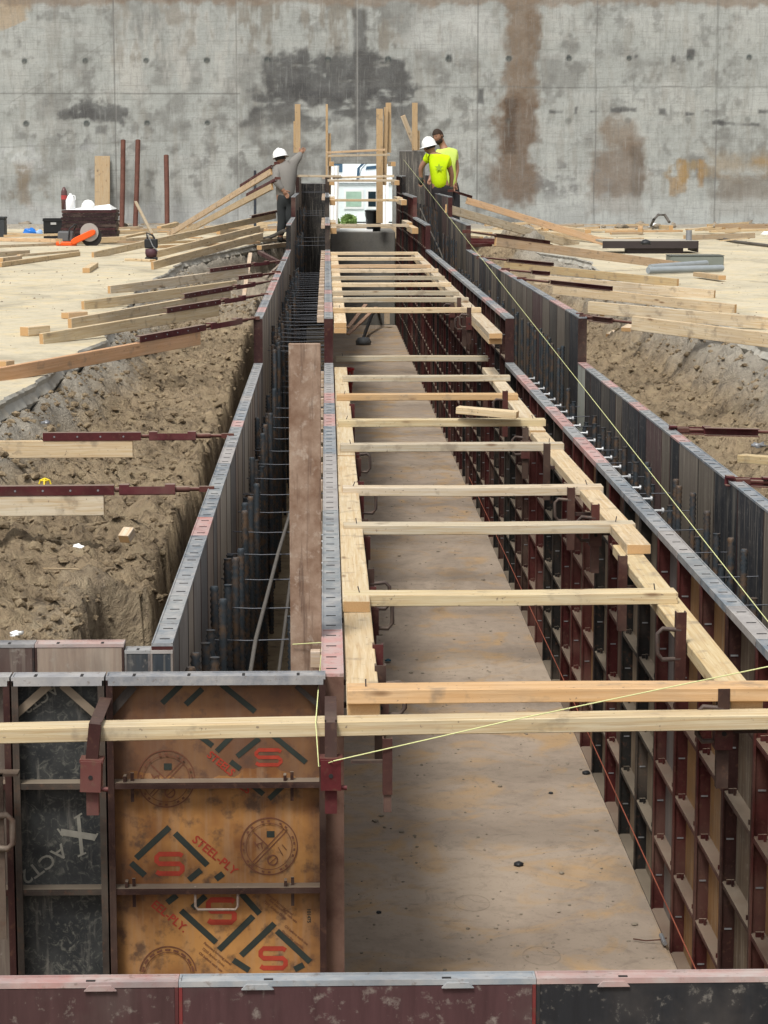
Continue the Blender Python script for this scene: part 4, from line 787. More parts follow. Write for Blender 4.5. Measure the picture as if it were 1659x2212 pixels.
# black crate, dark box, blue bag
c0=bz(115,517,1.6); r=empty('crate',c0,'black plastic crate left of the panel stack','crate'); BK=M_('crate black',(.012,.013,.015),.5)
mb=MB(); W=.34;H=.35; mb.box((-W/2,0,0),(W/2,.012,.06)).box((-W/2,0,.12),(W/2,.012,H)).box((-W/2,.33,0),(W/2,.342,H)).box((-W/2,.012,0),(-W/2+.012,.33,H)).box((W/2-.012,.012,0),(W/2,.33,H)).box((-W/2+.012,.012,0),(W/2-.012,.33,.012)).box((-W/2-.012,-.012,H-.03),(W/2+.012,0,H))
for k in range(6): mb.box((-W/2+.02+k*.055,.001,.06),(-W/2+.035+k*.055,.011,.12))
link('crate_body',mb.mesh('c'),BK,r); link('crate_lid',MB().box((-W/2-.01,-.01,H+.001),(W/2+.01,.35,H+.02)).mesh('l'),BK,r); link('crate_label',MB().box((-.04,-.0145,H-.09),(.06,-.0125,H-.05)).mesh('l'),M_('pale label',(.4,.4,.4)),r)
c0=bz(-8,512,1.6); r=empty('tool_box',c0,'dark grey box cut off by the left picture edge','box'); link('box_body',bevel(MB().box((-.3,0,0),(.16,.3,.33)).mesh('b'),.012),M_('box grey',(.04,.045,.05)),r); link('box_lid',bevel(MB().box((-.31,-.01,.331),(.17,.31,.37)).mesh('b'),.006),M_('box lid',(.03,.033,.037)),r)
def blob(name,loc,sz,mat,label,cat,seed=0,n=2,amp=.3):
    bm=bmesh.new(); bmesh.ops.create_icosphere(bm,subdivisions=n+1,radius=1); rr=random.Random(seed)
    ph=[rr.uniform(0,6) for _ in range(6)]
    for v in bm.verts:
        c=v.co; k=1+amp*(math.sin(3*c.x+ph[0])*math.cos(4*c.y+ph[1])+.6*math.sin(7*c.z+ph[2]+3*c.x)+.4*math.sin(11*c.y+ph[3])*math.cos(9*c.x+ph[4])); v.co=Vector((c.x*sz[0]*k,c.y*sz[1]*k,max(-.3,c.z)*sz[2]*k+sz[2]*.3))
    me=bpy.data.meshes.new(name); bm.to_mesh(me); bm.free()
    for p in me.polygons: p.use_smooth=True
    o=link(name,me,mat,None,loc); return tag(o,label,cat)
blob('plastic_bag',bz(66,507,1.6),(.13,.1,.10),M_('blue bag',(.02,.16,.55),.35),'crumpled bright blue plastic bag on the left slab','bag',1,2,.22); blob('plastic_bag',bz(84,507,1.6),(.07,.07,.07),M_('pale blue bag',(.30,.45,.7),.35),'small pale blue wad beside the blue bag','bag',2,2,.22)
# leaning plywood board and rusty posts at the wall
lumber('leaning_plywood',by(221,486,48.7),by(221,337,48.93),.32,.02,'upright tan plywood board leaning on the far wall','board',col=(.40,.33,.23),up=Vector((0,1,0)))
RUST=plain('rusty post',(.13,.055,.04),.8,.2,.6)
for i,(x0,y0,x1,y1,l) in enumerate(((263,495,266,303,'leftmost rusty pipe standing against the far wall'),(292,497,298,303,'middle rusty pipe standing against the far wall'),(361,498,359,336,'right and shortest rusty pipe standing against the far wall'))):
    a=by(x0,y0,47.9);b=by(x1,y1,48.6); o=link('rusty_pipe',MB().tube([a,a.lerp(b,.5)+Vector((.006,0,0)),b],.052,12).mesh('p'),RUST); tag(o,l,'pipe','rusty pipes against the far wall')
lumber('grey_stick',by(328,505,41),by(293,436,43.5),.05,.03,'grey thin board leaning left above the black tool','stick',col=(.36,.33,.26))
# orange saw
s0=bz(165,531,1.6); r=empty('cutoff_saw',s0,'orange cut off saw with grey guard in front of the panel stack','saw'); OR=M_('orange plastic',(.75,.10,.015),.4); 
arm=[(-.08,.02),(-.03,.0),(.25,.13),(.32,.17),(.33,.23),(.28,.25),(.2,.22),(-.03,.11),(-.08,.07)]
link('saw_arm',bevel(MB().poly(arm,.05,0,Matrix.Translation((.0,-.1,.02))).mesh('a',True),.012),OR,r); link('saw_engine',bevel(MB().box((-.30,-.05,.06),(-.05,.15,.24)).mesh('e'),.03,2),M_('engine grey',(.10,.10,.105)),r); link('saw_base',bevel(MB().box((-.33,-.07,.0),(.0,.15,.07)).mesh('e'),.02,2),OR,r)
link('blade_guard',MB().tube([(.22,-.045,.22),(.22,.0,.22)],.15,24).mesh('g'),M_('guard grey',(.36,.34,.32),.5,.2),r); link('blade',MB().tube([(.25,-.02,.15),(.25,-.012,.15)],.17,28).mesh('g'),SLOT,r); link('front_handle',MB().tube([(-.12,-.06,.1),(-.1,-.06,.28),(-.02,-.04,.34),(.0,.08,.34),(-.05,.14,.25)],.012,8).mesh('h'),TOOLM,r)
# black upright tool
s0=bz(327,563,1.6); r=empty('plate_tool',s0,'black upright power tool on the left slab edge','tool')
link('tool_base',bevel(MB().box((-.085,-.06,0),(.085,.08,.05)).mesh('b'),.01),TOOLM,r); link('tool_motor',MB().lathe([(0,.05),(.07,.05),(.085,.1),(.08,.16),(.0,.17)],14).mesh('m'),M_('motor wine',(.07,.03,.04)),r); link('tool_body',bevel(MB().box((-.09,-.05,.17),(.09,.07,.30)).mesh('b'),.012),TOOLM,r); link('tool_handle',MB().tube([(-.05,0,.3),(-.06,0,.38),(.02,0,.35),(.05,0,.3)],.013,8).mesh('h'),TOOLM,r); link('tool_lever',MB().tube([(-.04,-.06,.36),(.03,-.065,.2),(.1,-.06,.13)],.008,6).mesh('h'),TIE,r)
LB=[((-60,552),(55,545),.16,.07,'thick stacked timber at the left picture edge'),((0,572),(170,548),.05,.06,'lower long board of the small pile at the left edge'),((40,552),(168,541),.05,.03,'thin upper board of the small pile at the left edge'),((-60,534),(275,521),.09,.04,'long board across the left slab below the saw'),((180,523),(330,514),.09,.05,'pale board in front of the rusty pipes'),((-40,516),(130,520),.15,.06,'low brown timber under the blue bag'),((0,503),(108,508),.06,.03,'pale plank below the blue bag'),((240,503),(460,497),.1,.05,'dull timber at the foot of the rusty pipes'),((340,533),(560,524),.06,.04,'long thin board behind the knotty brace boards'),((420,521),(620,512),.06,.04,'thin board running toward the left form corner'),((275,560),(330,563),.1,.03,'short board end under the black tool'),((186,584),(205,572),.09,.06,'small loose timber offcut alone on the left slab'),((52,716),(100,712),.09,.07,'short stake block at the foot of the fourth left brace'),((0,792),(18,789),.09,.07,'stake block at the foot of the pinkish brace'),((140,682),(182,679),.09,.05,'stake block at the foot of the fifth left brace'),((0,565),(42,560),.08,.10,'square timber block ends at the left edge pile'),((555,520),(615,516),.08,.05,'short pale board on the slab corner by the left forms'),((560,535),(617,528),.08,.07,'whitest short board near the left form corner')]
for a,b,wd,hg,l in LB:
    A_=bz(*a,1.6+hg/2+.003);B_=bz(*b,1.6+hg/2+.003); lumber('loose_board',A_,B_,wd,hg,l,'lumber','loose boards on the left slab')
lumber('white_stick',by(527,640,27.5),by(541,548,30.5),.05,.03,'whitish stick leaning between the left braces','stick',col=(.55,.46,.38))
lumber('steel_strut',by(560,545,31),by(618,575,29.8),.05,.05,'dark maroon steel strut slanting under the left braces','strut',col=(.06,.02,.025)); lumber('steel_strut',by(575,600,25),by(612,566,26.5),.03,.03,'thin grey strut by the left form edge','strut',col=(.3,.25,.2))
blob('orange_cap',bz(488,500,1.63),(.09,.07,.05),M_('orange cap',(.7,.12,.04),.4),'small orange cap among the left boards','cap',3,1,.1)
o=link('hose',MB().tube([bz(560,515,1.7),bz(585,512,1.72),bz(615,498,1.9)],.03,8).mesh('h'),HOSE); tag(o,'thick dark hose end by the left form corner','hose')
# maroon steel piled by the right forms
for i,(a,b,l) in enumerate((((1000,517),(1075,519),'upper maroon channel piled beside the right forms'),((1000,523),(1080,525),'middle maroon channel piled beside the right forms'),((1005,531),(1058,529),'lower maroon channel piled beside the right forms'))):
    lumber('steel_channel',bz(*a,1.72-.03*i),bz(*b,1.70-.03*i),.08,.05,l,'channel','maroon channels by the right forms',col=(.10,.02,.022))
for o in [o for o in C.objects if o.name.startswith(('steel_channel','steel_strut','blue_stake'))]: o.data.materials[0]=STEELC
LR=[((1130,500),(1320,520),.09,.09,'orange tinted long board behind the pink tipped brace'),((1180,489),(1270,500),.12,.08,'pale short board pile in front of the far wall, left part'),((1230,478),(1330,486),.1,.05,'long thin board by the far wall right of the trench'),((1400,486),(1470,484),.1,.03,'flat pale board by the far wall'),((1100,478),(1180,496),.1,.05,'orange board end right of the workers'),((1330,560),(1480,565),.06,.03,'pale thin board beside the grey pipes'),((990,498),(1060,504),.07,.04,'short pale board by the red bucket'),((990,509),(1040,514),.07,.05,'dirty short board by the maroon channels'),((1520,478),(1600,483),.1,.04,'brown board strip right by the far wall'),((1590,478),(1670,480),.08,.03,'dark board strip at the right edge by the wall'),((1505,592),(1560,600),.09,.05,'block at the far end of the third right brace')]
for a,b,wd,hg,l in LR:
    A_=bz(*a,1.62+hg/2);B_=bz(*b,1.62+hg/2); lumber('loose_board',A_,B_,wd,hg,l,'lumber','loose boards on the right slab',col=random.choice([(.56,.43,.27),(.5,.4,.27),(.6,.5,.35)]))
for i,(x,yy,l) in enumerate(((1318,725,'whitish wood chunk on the right dirt near the turnbuckle'),(1352,712,'tan wood chunk on the right dirt under the brace end'),(268,1165,'small upright tan wood chip on the left dirt'),(1300,680,'pale stone on the right dirt slope'))):
    p=bz(x,yy,1.2); zz=bench(p.x,p.y); p=bz(x,yy,zz+.03); lumber('wood_chunk',p,p+Vector((.10 if i<2 else .02,.15 if i<2 else .05,.03)),.05 if i>1 else .1,.04,l,'wood',col=(.6,.52,.42))
# steel platform, pipes and so on at right
s0=bz(1405,548,1.6); r=empty('steel_platform',s0,'dark steel platform with post on the right slab','platform'); PM=M_('platform edge',(.05,.04,.04),.6,.3)
link('deck',MB().box((-.72,0,.16),(.70,.9,.19)).mesh('d'),M_('deck grey',(.36,.33,.28)),r); link('skirt',MB().box((-.72,-.01,.08),(.70,-.002,.188)).box((.702,0,.02),(.72,.9,.188)).mesh('s'),PM,r); link('box_beam',MB().box((-.35,.05,.0),(.50,.3,.078)).mesh('s'),PM,r); link('stub_post',MB().tube([(.62,.3,.19),(.62,.3,.34)],.045,12).mesh('p'),TIE,r)
blob('black_bundle',bz(1395,528,1.79),(.08,.06,.05),TOOLM,'small black bundle lying on the steel platform','bundle',4,1,.2)
s0=bz(1505,573,1.6); r=empty('grey_box',s0,'flat grey green box behind the pipes on the right slab','box'); link('box_body',bevel(MB().box((-.35,0,0),(.36,.4,.12)).mesh('b'),.01),M_('grey green',(.17,.19,.17)),r); link('box_lid',MB().box((-.355,-.006,.121),(.365,.41,.13)).mesh('b'),M_('grey green dark',(.10,.11,.10)),r)
GP=M_('grey pvc',(.27,.30,.32),.4)
for a,b,l in (((1405,578),(1525,569),'thin grey pipe angled on the right slab'),((1400,584),(1560,579),'thick grey pipe on the right slab')):
    o=link('pvc_pipe',MB().tube([bz(*a,1.65),bz(*b,1.65)],.042,12).mesh('p'),GP); tag(o,l,'pipe','grey pipes on the right slab')
o=link('hose',MB().tube([bz(1405,490,1.63),by(1412,475,46),by(1422,464,46.2),by(1436,464,46.2),by(1446,480,46)],.03,8).mesh('h'),HOSE); tag(o,'dark hose arching up at the foot of the far wall','hose')
o=link('cable',MB().tube([bz(1540,512,1.63),bz(1590,522,1.63),bz(1680,533,1.63)],.025,8).mesh('h'),HOSE); tag(o,'dark cable lying on the right slab','cable')
for x,yy,sz,l,sd in ((1652,476,.10,'white cup by the wall at the right picture edge',5),(1655,508,.09,'white wrapper on the slab at the right picture edge',6),(1415,492,.13,'crumpled white scrap near the arching hose',7)): blob('litter',bz(x,yy,1.62),(sz,sz*.7,sz*.6),SH,l,'litter',sd,1,.2)
# rubble at the foot of the wall
ROCK=plain('rubble',(.26,.22,.17),.9,0,.5)
for i in range(46):
    side=random.random(); px=random.uniform(20,560) if i%2 else random.uniform(1130,1659); p=bz(px,random.uniform(478,494),1.64); s=random.uniform(.03,.10)
    blob('rubble',p,(s*random.uniform(1,1.8),s,s*random.uniform(.6,1.1)),ROCK,'brown rubble lump lying along the foot of the far wall','rubble',i,1,.5)['group']='rubble along the far wall'
for i in range(64):
    left=i%2; px=random.uniform(10,590) if left else random.uniform(1010,1655); p=bz(px,random.uniform(486,502 if i%3 else 530),1.63+random.uniform(0,.06)); L=random.uniform(.25,1.6); a=random.gauss(0,.35)+(math.pi/2 if i%7==0 else 0)
    lumber('scrap_board',p,p+Vector((L*math.cos(a),L*math.sin(a),random.uniform(-.01,.05))),random.choice([.09,.09,.14,.04]),random.choice([.04,.04,.09,.02]),'weathered scrap board littering the slab by the far wall, %s'%('left side' if left else 'right side'),'lumber','scrap boards left of the trench' if left else 'scrap boards right of the trench',col=random.choice([(.5,.4,.26),(.36,.31,.24),(.58,.48,.33),(.28,.22,.16),(.5,.34,.2)]))
# dirt clods on both benches
for i in range(60):
    if i%3==0: x=random.uniform(2.0,2.9)
    else: x=random.uniform(-1.7,-.9)
    yy=random.uniform(8,24); s=random.uniform(.008,.022)
    bm=None; blob('clod',(x,yy,bench(x,yy)+s*.2),(s*1.3,s,s*.8),DIRT,'lumpy earth clod lying on the dug bench beside the forms','clod',i+90,1,.4)['group']='earth clods on the benches'
# loose crumbs of soil, far too many to count
ico=bmesh.new(); bmesh.ops.create_icosphere(ico,subdivisions=1,radius=1); iv=np.array([v.co[:] for v in ico.verts]); ifc=np.array([[v.index for v in f.verts] for f in ico.faces]); ico.free()
def crumbs(n,xr,yr,seed,smin,smax,zf,name,label,mat):
    rg=np.random.default_rng(seed); yv=yr[0]*np.exp(rg.random(n)*math.log(yr[1]/yr[0])); xv=xr[0]+rg.random(n)*(xr[1]-xr[0]); sz=smin*(smax/smin)**(rg.random(n)**2.6)
    vs=[];fs=[];k=0
    for i in range(n):
        z=zf(xv[i],yv[i])
        if z is None: continue
        q=iv*(.65+.6*rg.random((12,1)))*sz[i]*np.array([1.15,1.0,.75])+np.array([xv[i],yv[i],z+sz[i]*.25]); vs.append(q); fs.append(ifc+12*k); k+=1
    V=np.concatenate(vs);Fa=np.concatenate(fs); me=bpy.data.meshes.new(name); me.from_pydata(V.tolist(),[],Fa.tolist()); o=link(name,me,mat); tag(o,label,name.replace('_',' '),kind='stuff')
def zl_(x,yy):
    a=float(np.interp(yy,LE[:,0],LE[:,1])); return None if x<a+.05 else bench(x,yy)
def zr_(x,yy):
    a=float(np.interp(yy,RE[:,0],RE[:,1])); return None if x>a-.05 else bench(x,yy)
crumbs(12000,(-2.1,-.72),(7.5,32),3,.005,.030,zl_,'loose_soil','crumbled brown soil lumps strewn over the left dug bench',DIRT)
crumbs(9000,(1.95,3.3),(7.5,32),4,.005,.030,zr_,'loose_soil','crumbled brown soil lumps strewn over the right dug bench',DIRT)
crumbs(900,(-9,-2.2),(14,47),5,.004,.014,lambda x,y:1.6,'grit','small grit scattered over the left sandy slab',ROCK)
crumbs(900,(3.6,12),(14,47),6,.004,.014,lambda x,y:1.6,'grit','small grit scattered over the right sandy slab',ROCK)
crumbs(1500,(.06,1.25),(7.5,24),7,.0015,.009,lambda x,y:0.0,'grit','fine grit and sawdust strewn on the trench floor',ROCK)
# yellow plastic, papers, plastic bags on the dirt
YEL=M_('yellow plastic',(.72,.55,.03),.45)
for i,(x,yy,l) in enumerate(((97,1042,'yellow plastic chair nearest, on the left dirt between braces'),(350,800,'single yellow plastic chair on the left dirt'),(372,742,'leftmost of the three yellow plastic chairs on the dirt'),(400,734,'middle of the three yellow plastic chairs on the dirt'),(425,742,'rightmost of the three yellow plastic chairs on the dirt'))):
    p=bz(x,yy,1.1); zz=bench(p.x,p.y)+.02; p=bz(x,yy,zz); mb=MB(); s=.022
    for k in range(4):
        a=k*P2+i; mb.tube([(0,0,s*.9),(math.cos(a)*s,math.sin(a)*s,s*.5),(math.cos(a)*s*1.3,math.sin(a)*s*1.3,-s*.4)],.0045,6)
    mb.tube([(math.cos(t)*s*.9,math.sin(t)*s*.9,s*.5) for t in np.linspace(0,6.28,14)],.0045,6); o=link('rebar_chair',mb.mesh('c'),YEL,None,p); tag(o,l,'rebar chair','yellow plastic chairs on the dirt')
for i,(x,yy,s,l) in enumerate(((170,1184,.03,'white paper scrap on the near left dirt'),(35,1372,.025,'white scrap low on the near left dirt'),(98,915,.03,'whitish stone on the left dirt slope'),(1210,696,.05,'crumpled clear plastic on the right dirt'),(1638,965,.05,'bluish plastic scrap on the right dirt'),(200,1110,.02,'tiny pale chip on the left dirt'))):
    z0=1.1
    for _ in range(3): p=bz(x,yy,z0); z0=bench(p.x,p.y)+.01
    o=blob('scrap',p,(s*.8,s*.7,s*.4),SH if i<2 else TIE,l,'scrap',i+40,1,.55)
for a,b,l in (((150,1098),(205,1112),'pale split stick on the left dirt behind the white board'),((95,1228),(170,1230),'thin pale stick lying on the near left dirt'),((300,868),(385,858),'grey rod half buried in the left dirt')):
    z0=1.05
    pa=bz(*a,z0); pa=bz(*a,bench(pa.x,pa.y)+.015); pb=bz(*b,z0); pb=bz(*b,bench(pb.x,pb.y)+.015); lumber('stick',pa,pb,.012,.006,l,'stick',col=(.5,.42,.3))
# trench floor bits
for i,(x,yy,l) in enumerate(((1120,1870,'dark square lump on the trench floor'),(812,1776,'small dark pebble on the left of the trench floor'),(1266,1672,'grey stone by the right form feet'),(1213,1888,'flat brown chip right on the trench floor'),(818,1973,'short dark peg on the near trench floor'),(1080,1700,'dark bit on the trench floor centre'),(1190,1715,'tiny dark pebble near the right form feet'))):
    p=bz(x,yy,0); s=.02 if i in (0,2) else .011; blob('pebble',p+Vector((0,0,.002)),(s,s,s*.6),ROCK if i%2 else TOOLM,l,'pebble',i+60,1,.15)
for i in range(30):
    p=Vector((random.uniform(.1,1.2),random.uniform(8.4,20),.002)); s=random.uniform(.004,.010); blob('pebble',p,(s*1.5,s*1.5,s*.6),ROCK,'tiny loose pebble on the dusty trench floor','pebble',i+70,1,.15)['group']='tiny pebbles on the trench floor'
for cx,cy,l in ((1020,1952,'thin wire loop on the trench floor centre'),(1170,2066,'thin wire double loop on the near trench floor')):
    c=bz(cx,cy,0); pts=[c+Vector((.07*math.cos(t)*(1 if t<6.28 else .6)-(.03 if t>6.28 else 0),.10*math.sin(t)*(1 if t<6.28 else .6),.003)) for t in np.linspace(0,7.4,34)]; o=link('wire_loop',MB().tube(pts,.0005,5).mesh('w'),ROCK); tag(o,l,'wire')
o=link('twig',MB().tube([bz(1368,2028,.01),bz(1395,2032,.012),bz(1425,2030,.02),bz(1440,2026,.02)],.0025,6).mesh('t'),RUST); tag(o,'dark twig on the trench floor near the right form feet','twig')
o=link('peg',MB().tube([bz(1428,2020,.02),bz(1436,2038,.02)],.009,8).mesh('t'),TIE); tag(o,'short steel peg at the twig end','peg')
o=blob('glove',by(838,1426,7.4),(.02,.02,.01),M_('blue rag',(.01,.06,.09)),'small blue green rag on the trench floor beside the clamp','rag',77,1,.2); o.location=bz(838,1428,0.01)
# ------------------------------------------------------------------ people
def skin(name,verts,edges,radii,mat,parent=None,root=0,sub=2):
    me=bpy.data.meshes.new(name); me.from_pydata([Vector(v) for v in verts],edges,[]); o=link(name,me,mat,parent)
    m=o.modifiers.new('skin','SKIN'); m.use_smooth_shade=True
    for i,r_ in enumerate(radii):
        sv=me.skin_vertices[0].data[i]; sv.radius=(r_,r_) if not isinstance(r_,tuple) else r_; sv.use_root=(i==root)
    s=o.modifiers.new('sub','SUBSURF'); s.levels=sub; s.render_levels=sub
    bpy.context.view_layer.update(); dg=bpy.context.evaluated_depsgraph_get(); m2=bpy.data.meshes.new_from_object(o.evaluated_get(dg)); o.modifiers.clear(); o.data=m2; m2.materials.clear(); m2.materials.append(mat)
    for p in m2.polygons: p.use_smooth=True
    return o
SKN=M_('skin',(.30,.16,.10),.55)
def person(base,J,label,shirt,pants,hair,hel=None,star=False,beard=False,face=Vector((0,1,0)),gloves=None,shoes=(.03,.028,.025),sleeve='short'):
    """J: joints in world space"""
    r=empty('person',base,label,'person'); B=Vector(base); j={k:Vector(v)-B for k,v in J.items()}
    names=['hip','spine','chest','neck','head']; V=[j['hip'],j['hip'].lerp(j['chest'],.5),j['chest'],j['neck'],j['head']]; E=[(0,1),(1,2),(2,3),(3,4)]; Rr=[(.12,.10),(.135,.11),(.165,.12),.058,.085]
    # limbs
    def chain(start,pts,rads):
        prev=start
        for p,q in zip(pts,rads): V.append(p); Rr.append(q); E.append((prev,len(V)-1)); prev=len(V)-1
        return prev
    hands=[]
    for s in 'LR':
        e=chain(2,[j['sh'+s],j['el'+s],j['wr'+s]],[.065,.045,.032]); d=(j['wr'+s]-j['el'+s]).normalized(); h=chain(e,[j['wr'+s]+d*.06],[.038])
        side=d.cross(Vector((0,1,.2))).normalized(); side2=d.cross(side)
        for k,(o_,L) in enumerate(((-.028,.07),(-.010,.085),(.010,.08),(.028,.06))): 
            b0=j['wr'+s]+d*.08+side*o_; chain(h,[b0,b0+d*L*.55+side2*.01,b0+d*L*.85+side2*.035],[.010,.009,.007])
        tb=j['wr'+s]+d*.03+side*.035; chain(e,[tb,tb+side*.03+d*.035,tb+side*.035+d*.06],[.012,.010,.008])
        chain(0,[j['hp'+s],j['kn'+s],j['an'+s],j['an'+s]+face*.13+Vector((0,0,-.05))],[.092,.062,.045,.04])
    skin('body',V,E,Rr,SKN,r,0,2)
    SM=M_('shirt '+label[:12],shirt,.8); PM_=M_('pants '+label[:12],pants,.85)
    c=j['chest']; V2=[j['hip']+(j['hip']-j['chest']).normalized()*.09,j['hip'].lerp(c,.5),c,j['neck'].lerp(c,.35),j['shL'],j['shL'].lerp(j['elL'],.55 if sleeve=='short' else .98),j['shR'],j['shR'].lerp(j['elR'],.55 if sleeve=='short' else .98)]
    rr=[(.185,.155),(.175,.145),(.195,.15),.09,.092,.078,.092,.078]; E2=[(0,1),(1,2),(2,3),(2,4),(4,5),(2,6),(6,7)]
    if sleeve=='long':
        for s,pv in (('L',5),('R',7)): V2.append(j['wr'+s]); rr.append(.045); E2.append((pv,len(V2)-1))
    so_=skin('shirt',V2,E2,rr,SM,r,0,2)
    V3=[j['hip']+Vector((0,0,-.06)),j['hip'].lerp(j['chest'],.3)]; rr=[(.16,.135),(.15,.125)]; E3=[(0,1)]
    for s in 'LR':
        n=len(V3); V3+= [j['hp'+s],j['kn'+s],j['an'+s]+Vector((0,0,.03))]; rr+=[.108,.085,.07]; E3+=[(0,n),(n,n+1),(n+1,n+2)]
    skin('pants',V3,E3,rr,PM_,r,0,2)
    for s in 'LR':
        a=j['an'+s]; skin('boot',[a+Vector((0,0,.06)),a+Vector((0,0,-.04)),a+face*.1+Vector((0,0,-.055)),a+face*.18+Vector((0,0,-.06))],[(0,1),(1,2),(2,3)],[.055,.06,.052,.042],M_('boot',shoes),r,0,2)
    if gloves:
        for s in 'LR':
            d=(j['wr'+s]-j['elL' if s=='L' else 'elR']).normalized(); skin('glove',[j['wr'+s]-d*.03,j['wr'+s]+d*.07,j['wr'+s]+d*.13],[(0,1),(1,2)],[.045,.05,.035],M_('glove',gloves),r,0,1)
    hd=j['head']; up=(j['head']-j['neck']).normalized(); up=(up+Vector((0,0,.6))).normalized(); fc=j.get('look',B+face)-j['head'] if 'look' in j else face
    fc=(fc-up*fc.dot(up)).normalized(); rt=fc.cross(up); HM=Matrix((rt,fc,up)).transposed().to_4x4(); HM.translation=hd
    # skull with face features
    bm=bmesh.new(); bmesh.ops.create_uvsphere(bm,u_segments=24,v_segments=18,radius=1)
    for v in bm.verts:
        x,y_,z=v.co; wx_=.078*(1-.18*max(0,-z)); v.co=Vector((x*wx_,y_*.098,z*.122)); 
        if y_>.75 and abs(x)<.22 and -.35<z<.05: v.co.y+=.022*(1-abs(x)/.22)
        if y_>.6 and .08<z<.3 and .15<abs(x)<.55: v.co.y-=.012
        if y_>.7 and abs(x)<.35 and -.62<z<-.45: v.co.y+=.006
    me=bpy.data.meshes.new('head'); bm.to_mesh(me); bm.free()
    for p in me.polygons: p.use_smooth=True
    o=link('head',me,SKN,r); o.matrix_basis=HM
    mb=MB(); 
    for sx_ in (-1,1): mb.lathe([(0,-.02),(.012,-.015),(.016,0),(.012,.02),(0,.028)],8,0,(sx_*.08,-.005,-.005))
    o=link('ear',mb.mesh('ear'),SKN,r); o.matrix_basis=HM
    mb=MB(); 
    for sx_ in (-1,1): mb.lathe([(0,-.008),(.010,0),(0,.008)],8,0,(sx_*.03,.086,.02))
    o=link('eye',mb.mesh('eye'),M_('eye',(.04,.03,.025),.3),r); o.matrix_basis=HM
    o=link('mouth',MB().tube([(-.024,.088,-.058),(0,.096,-.056),(.024,.088,-.058)],.005,6).mesh('m'),M_('lips',(.22,.07,.06)),r); o.matrix_basis=HM
    HR=M_('hair '+label[:10],hair,.8)
    bm=bmesh.new(); bmesh.ops.create_uvsphere(bm,u_segments=24,v_segments=18,radius=1)
    for v in bm.verts: x,y_,z=v.co; v.co=Vector((x*.09,y_*.106-.006,z*.128+.006))
    bmesh.ops.delete(bm,geom=[v for v in bm.verts if v.co.z<(.045 if v.co.y>.03 else -.045)],context='VERTS'); me=bpy.data.meshes.new('hair'); bm.to_mesh(me); bm.free()
    o=link('hair',me,HR,r); o.matrix_basis=HM
    if beard:
        bm=bmesh.new(); bmesh.ops.create_uvsphere(bm,u_segments=20,v_segments=14,radius=1)
        for v in bm.verts: x,y_,z=v.co; v.co=Vector((x*.079,y_*.1+.004,z*.07-.07))
        bmesh.ops.delete(bm,geom=[v for v in bm.verts if v.co.y<-.01 or (v.co.z>-.05 and abs(v.co.x)<.05)],context='VERTS'); me=bpy.data.meshes.new('beard'); bm.to_mesh(me); bm.free(); o=link('beard',me,HR,r); o.matrix_basis=HM
    if hel:
        o=helmet(r,(0,0,0),(0,0,0),1.02,name='hard_hat'); o.matrix_basis=HM@Matrix.Translation((0,-.005,.02))@Matrix.Rotation(P2,4,'Z')@Matrix.Rotation(hel,4,'Y')
    if star:
        mb=MB(); cpt=j['chest'].lerp(j['hip'],.28); pts=[]
        for k in range(10):
            a=P2+k*math.pi/5; q=.075 if k%2==0 else .032; pts.append((q*math.cos(a),q*math.sin(a)))
        mb.poly(pts,.004,0,Matrix.Translation(cpt+Vector((.01,-.172,.02)))); link('shirt_print',mb.mesh('star'),M_('star',(.30,.44,.03)),r)
    return r
G=1.6
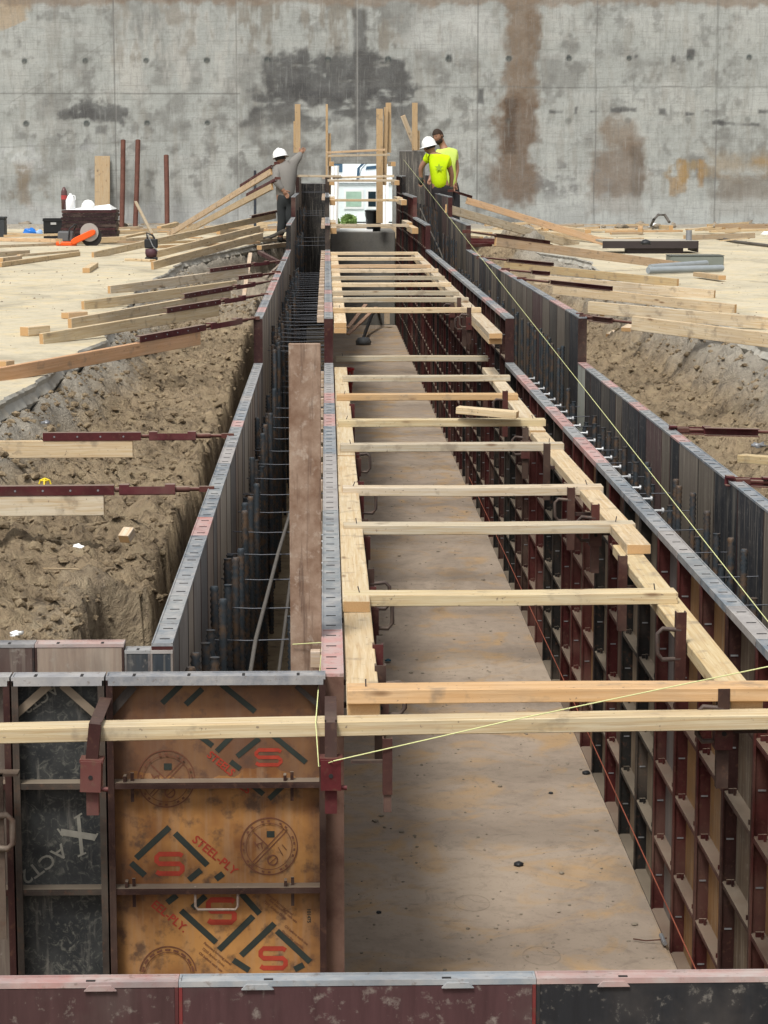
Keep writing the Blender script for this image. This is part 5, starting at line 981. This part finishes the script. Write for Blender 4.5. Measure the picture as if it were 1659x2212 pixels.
# grey shirt worker on the left: back half turned, right arm up on the post
y0=38.2
def W(px,py,y): return by(px,py,y)
hip=W(616,428,y0)
person((hip.x,y0,G),dict(hip=hip,chest=W(617,372,y0+.02),neck=W(611,354,y0+.02),head=W(606,341,y0+.04),shL=W(599,364,y0),elL=W(596,392,y0-.1),wrL=W(612,412,y0-.12),shR=W(632,352,y0+.05),elR=W(643,342,y0+.1),wrR=W(650,331,y0+.25),hpL=W(609,440,y0),knL=W(610,476,y0-.05)+Vector((0,.05,0)),anL=Vector((hip.x-.09,y0,G+.10)),hpR=W(624,440,y0),knR=W(626,476,y0-.02),anR=Vector((hip.x+.1,y0+.1,G+.10)),look=W(640,350,y0+.6)),
 'worker in grey shirt and white hard hat leaning on the left forms',(.20,.19,.175),(.03,.034,.036),(.02,.018,.015),hel=.05,face=Vector((.5,.86,0)).normalized(),sleeve='long')
y0=38.3; hip=W(951,404,y0)
person((hip.x+.05,y0,G),dict(hip=hip,chest=W(944,350,y0),neck=W(935,331,y0+.02),head=W(927,317,y0+.03),shL=W(924,341,y0),elL=W(909,362,y0+.02),wrL=W(909,384,y0+.05),shR=W(966,345,y0),elR=W(976,378,y0+.05),wrR=W(974,404,y0+.1),hpL=hip+Vector((-.05,0,-.12)),knL=hip+Vector((.02,0,-.5)),anL=Vector((hip.x+.02,y0,G+.10)),hpR=hip+Vector((.12,0,-.12)),knR=hip+Vector((.2,0,-.5)),anR=Vector((hip.x+.25,y0,G+.10)),look=W(905,350,y0+.2)),
 'worker in bright yellow star shirt and white hard hat bending over the right forms',(.52,.72,.0),(.025,.022,.024),(.02,.018,.015),hel=-.1,star=True,face=Vector((-.5,.86,0)).normalized(),gloves=(.06,.06,.05))
y0=39.4; hip=W(971,400,y0)
person((hip.x,y0,G),dict(hip=hip,chest=W(966,339,y0),neck=W(956,313,y0),head=W(946,295,y0-.02),shL=W(949,330,y0-.05),elL=W(936,365,y0-.2),wrL=W(930,385,y0-.3),shR=W(982,332,y0+.05),elR=W(987,368,y0),wrR=W(981,398,y0-.1),hpL=hip+Vector((-.09,0,-.1)),knL=hip+Vector((-.08,0,-.5)),anL=Vector((hip.x-.1,y0,G+.10)),hpR=hip+Vector((.09,0,-.1)),knR=hip+Vector((.1,0,-.5)),anR=Vector((hip.x+.12,y0,G+.10)),look=W(915,316,y0-.35)),
 'bearded bareheaded worker in pale yellow shirt standing behind the bending worker',(.52,.66,.13),(.03,.03,.035),(.03,.017,.011),beard=True,face=Vector((-.8,-.4,0)).normalized())
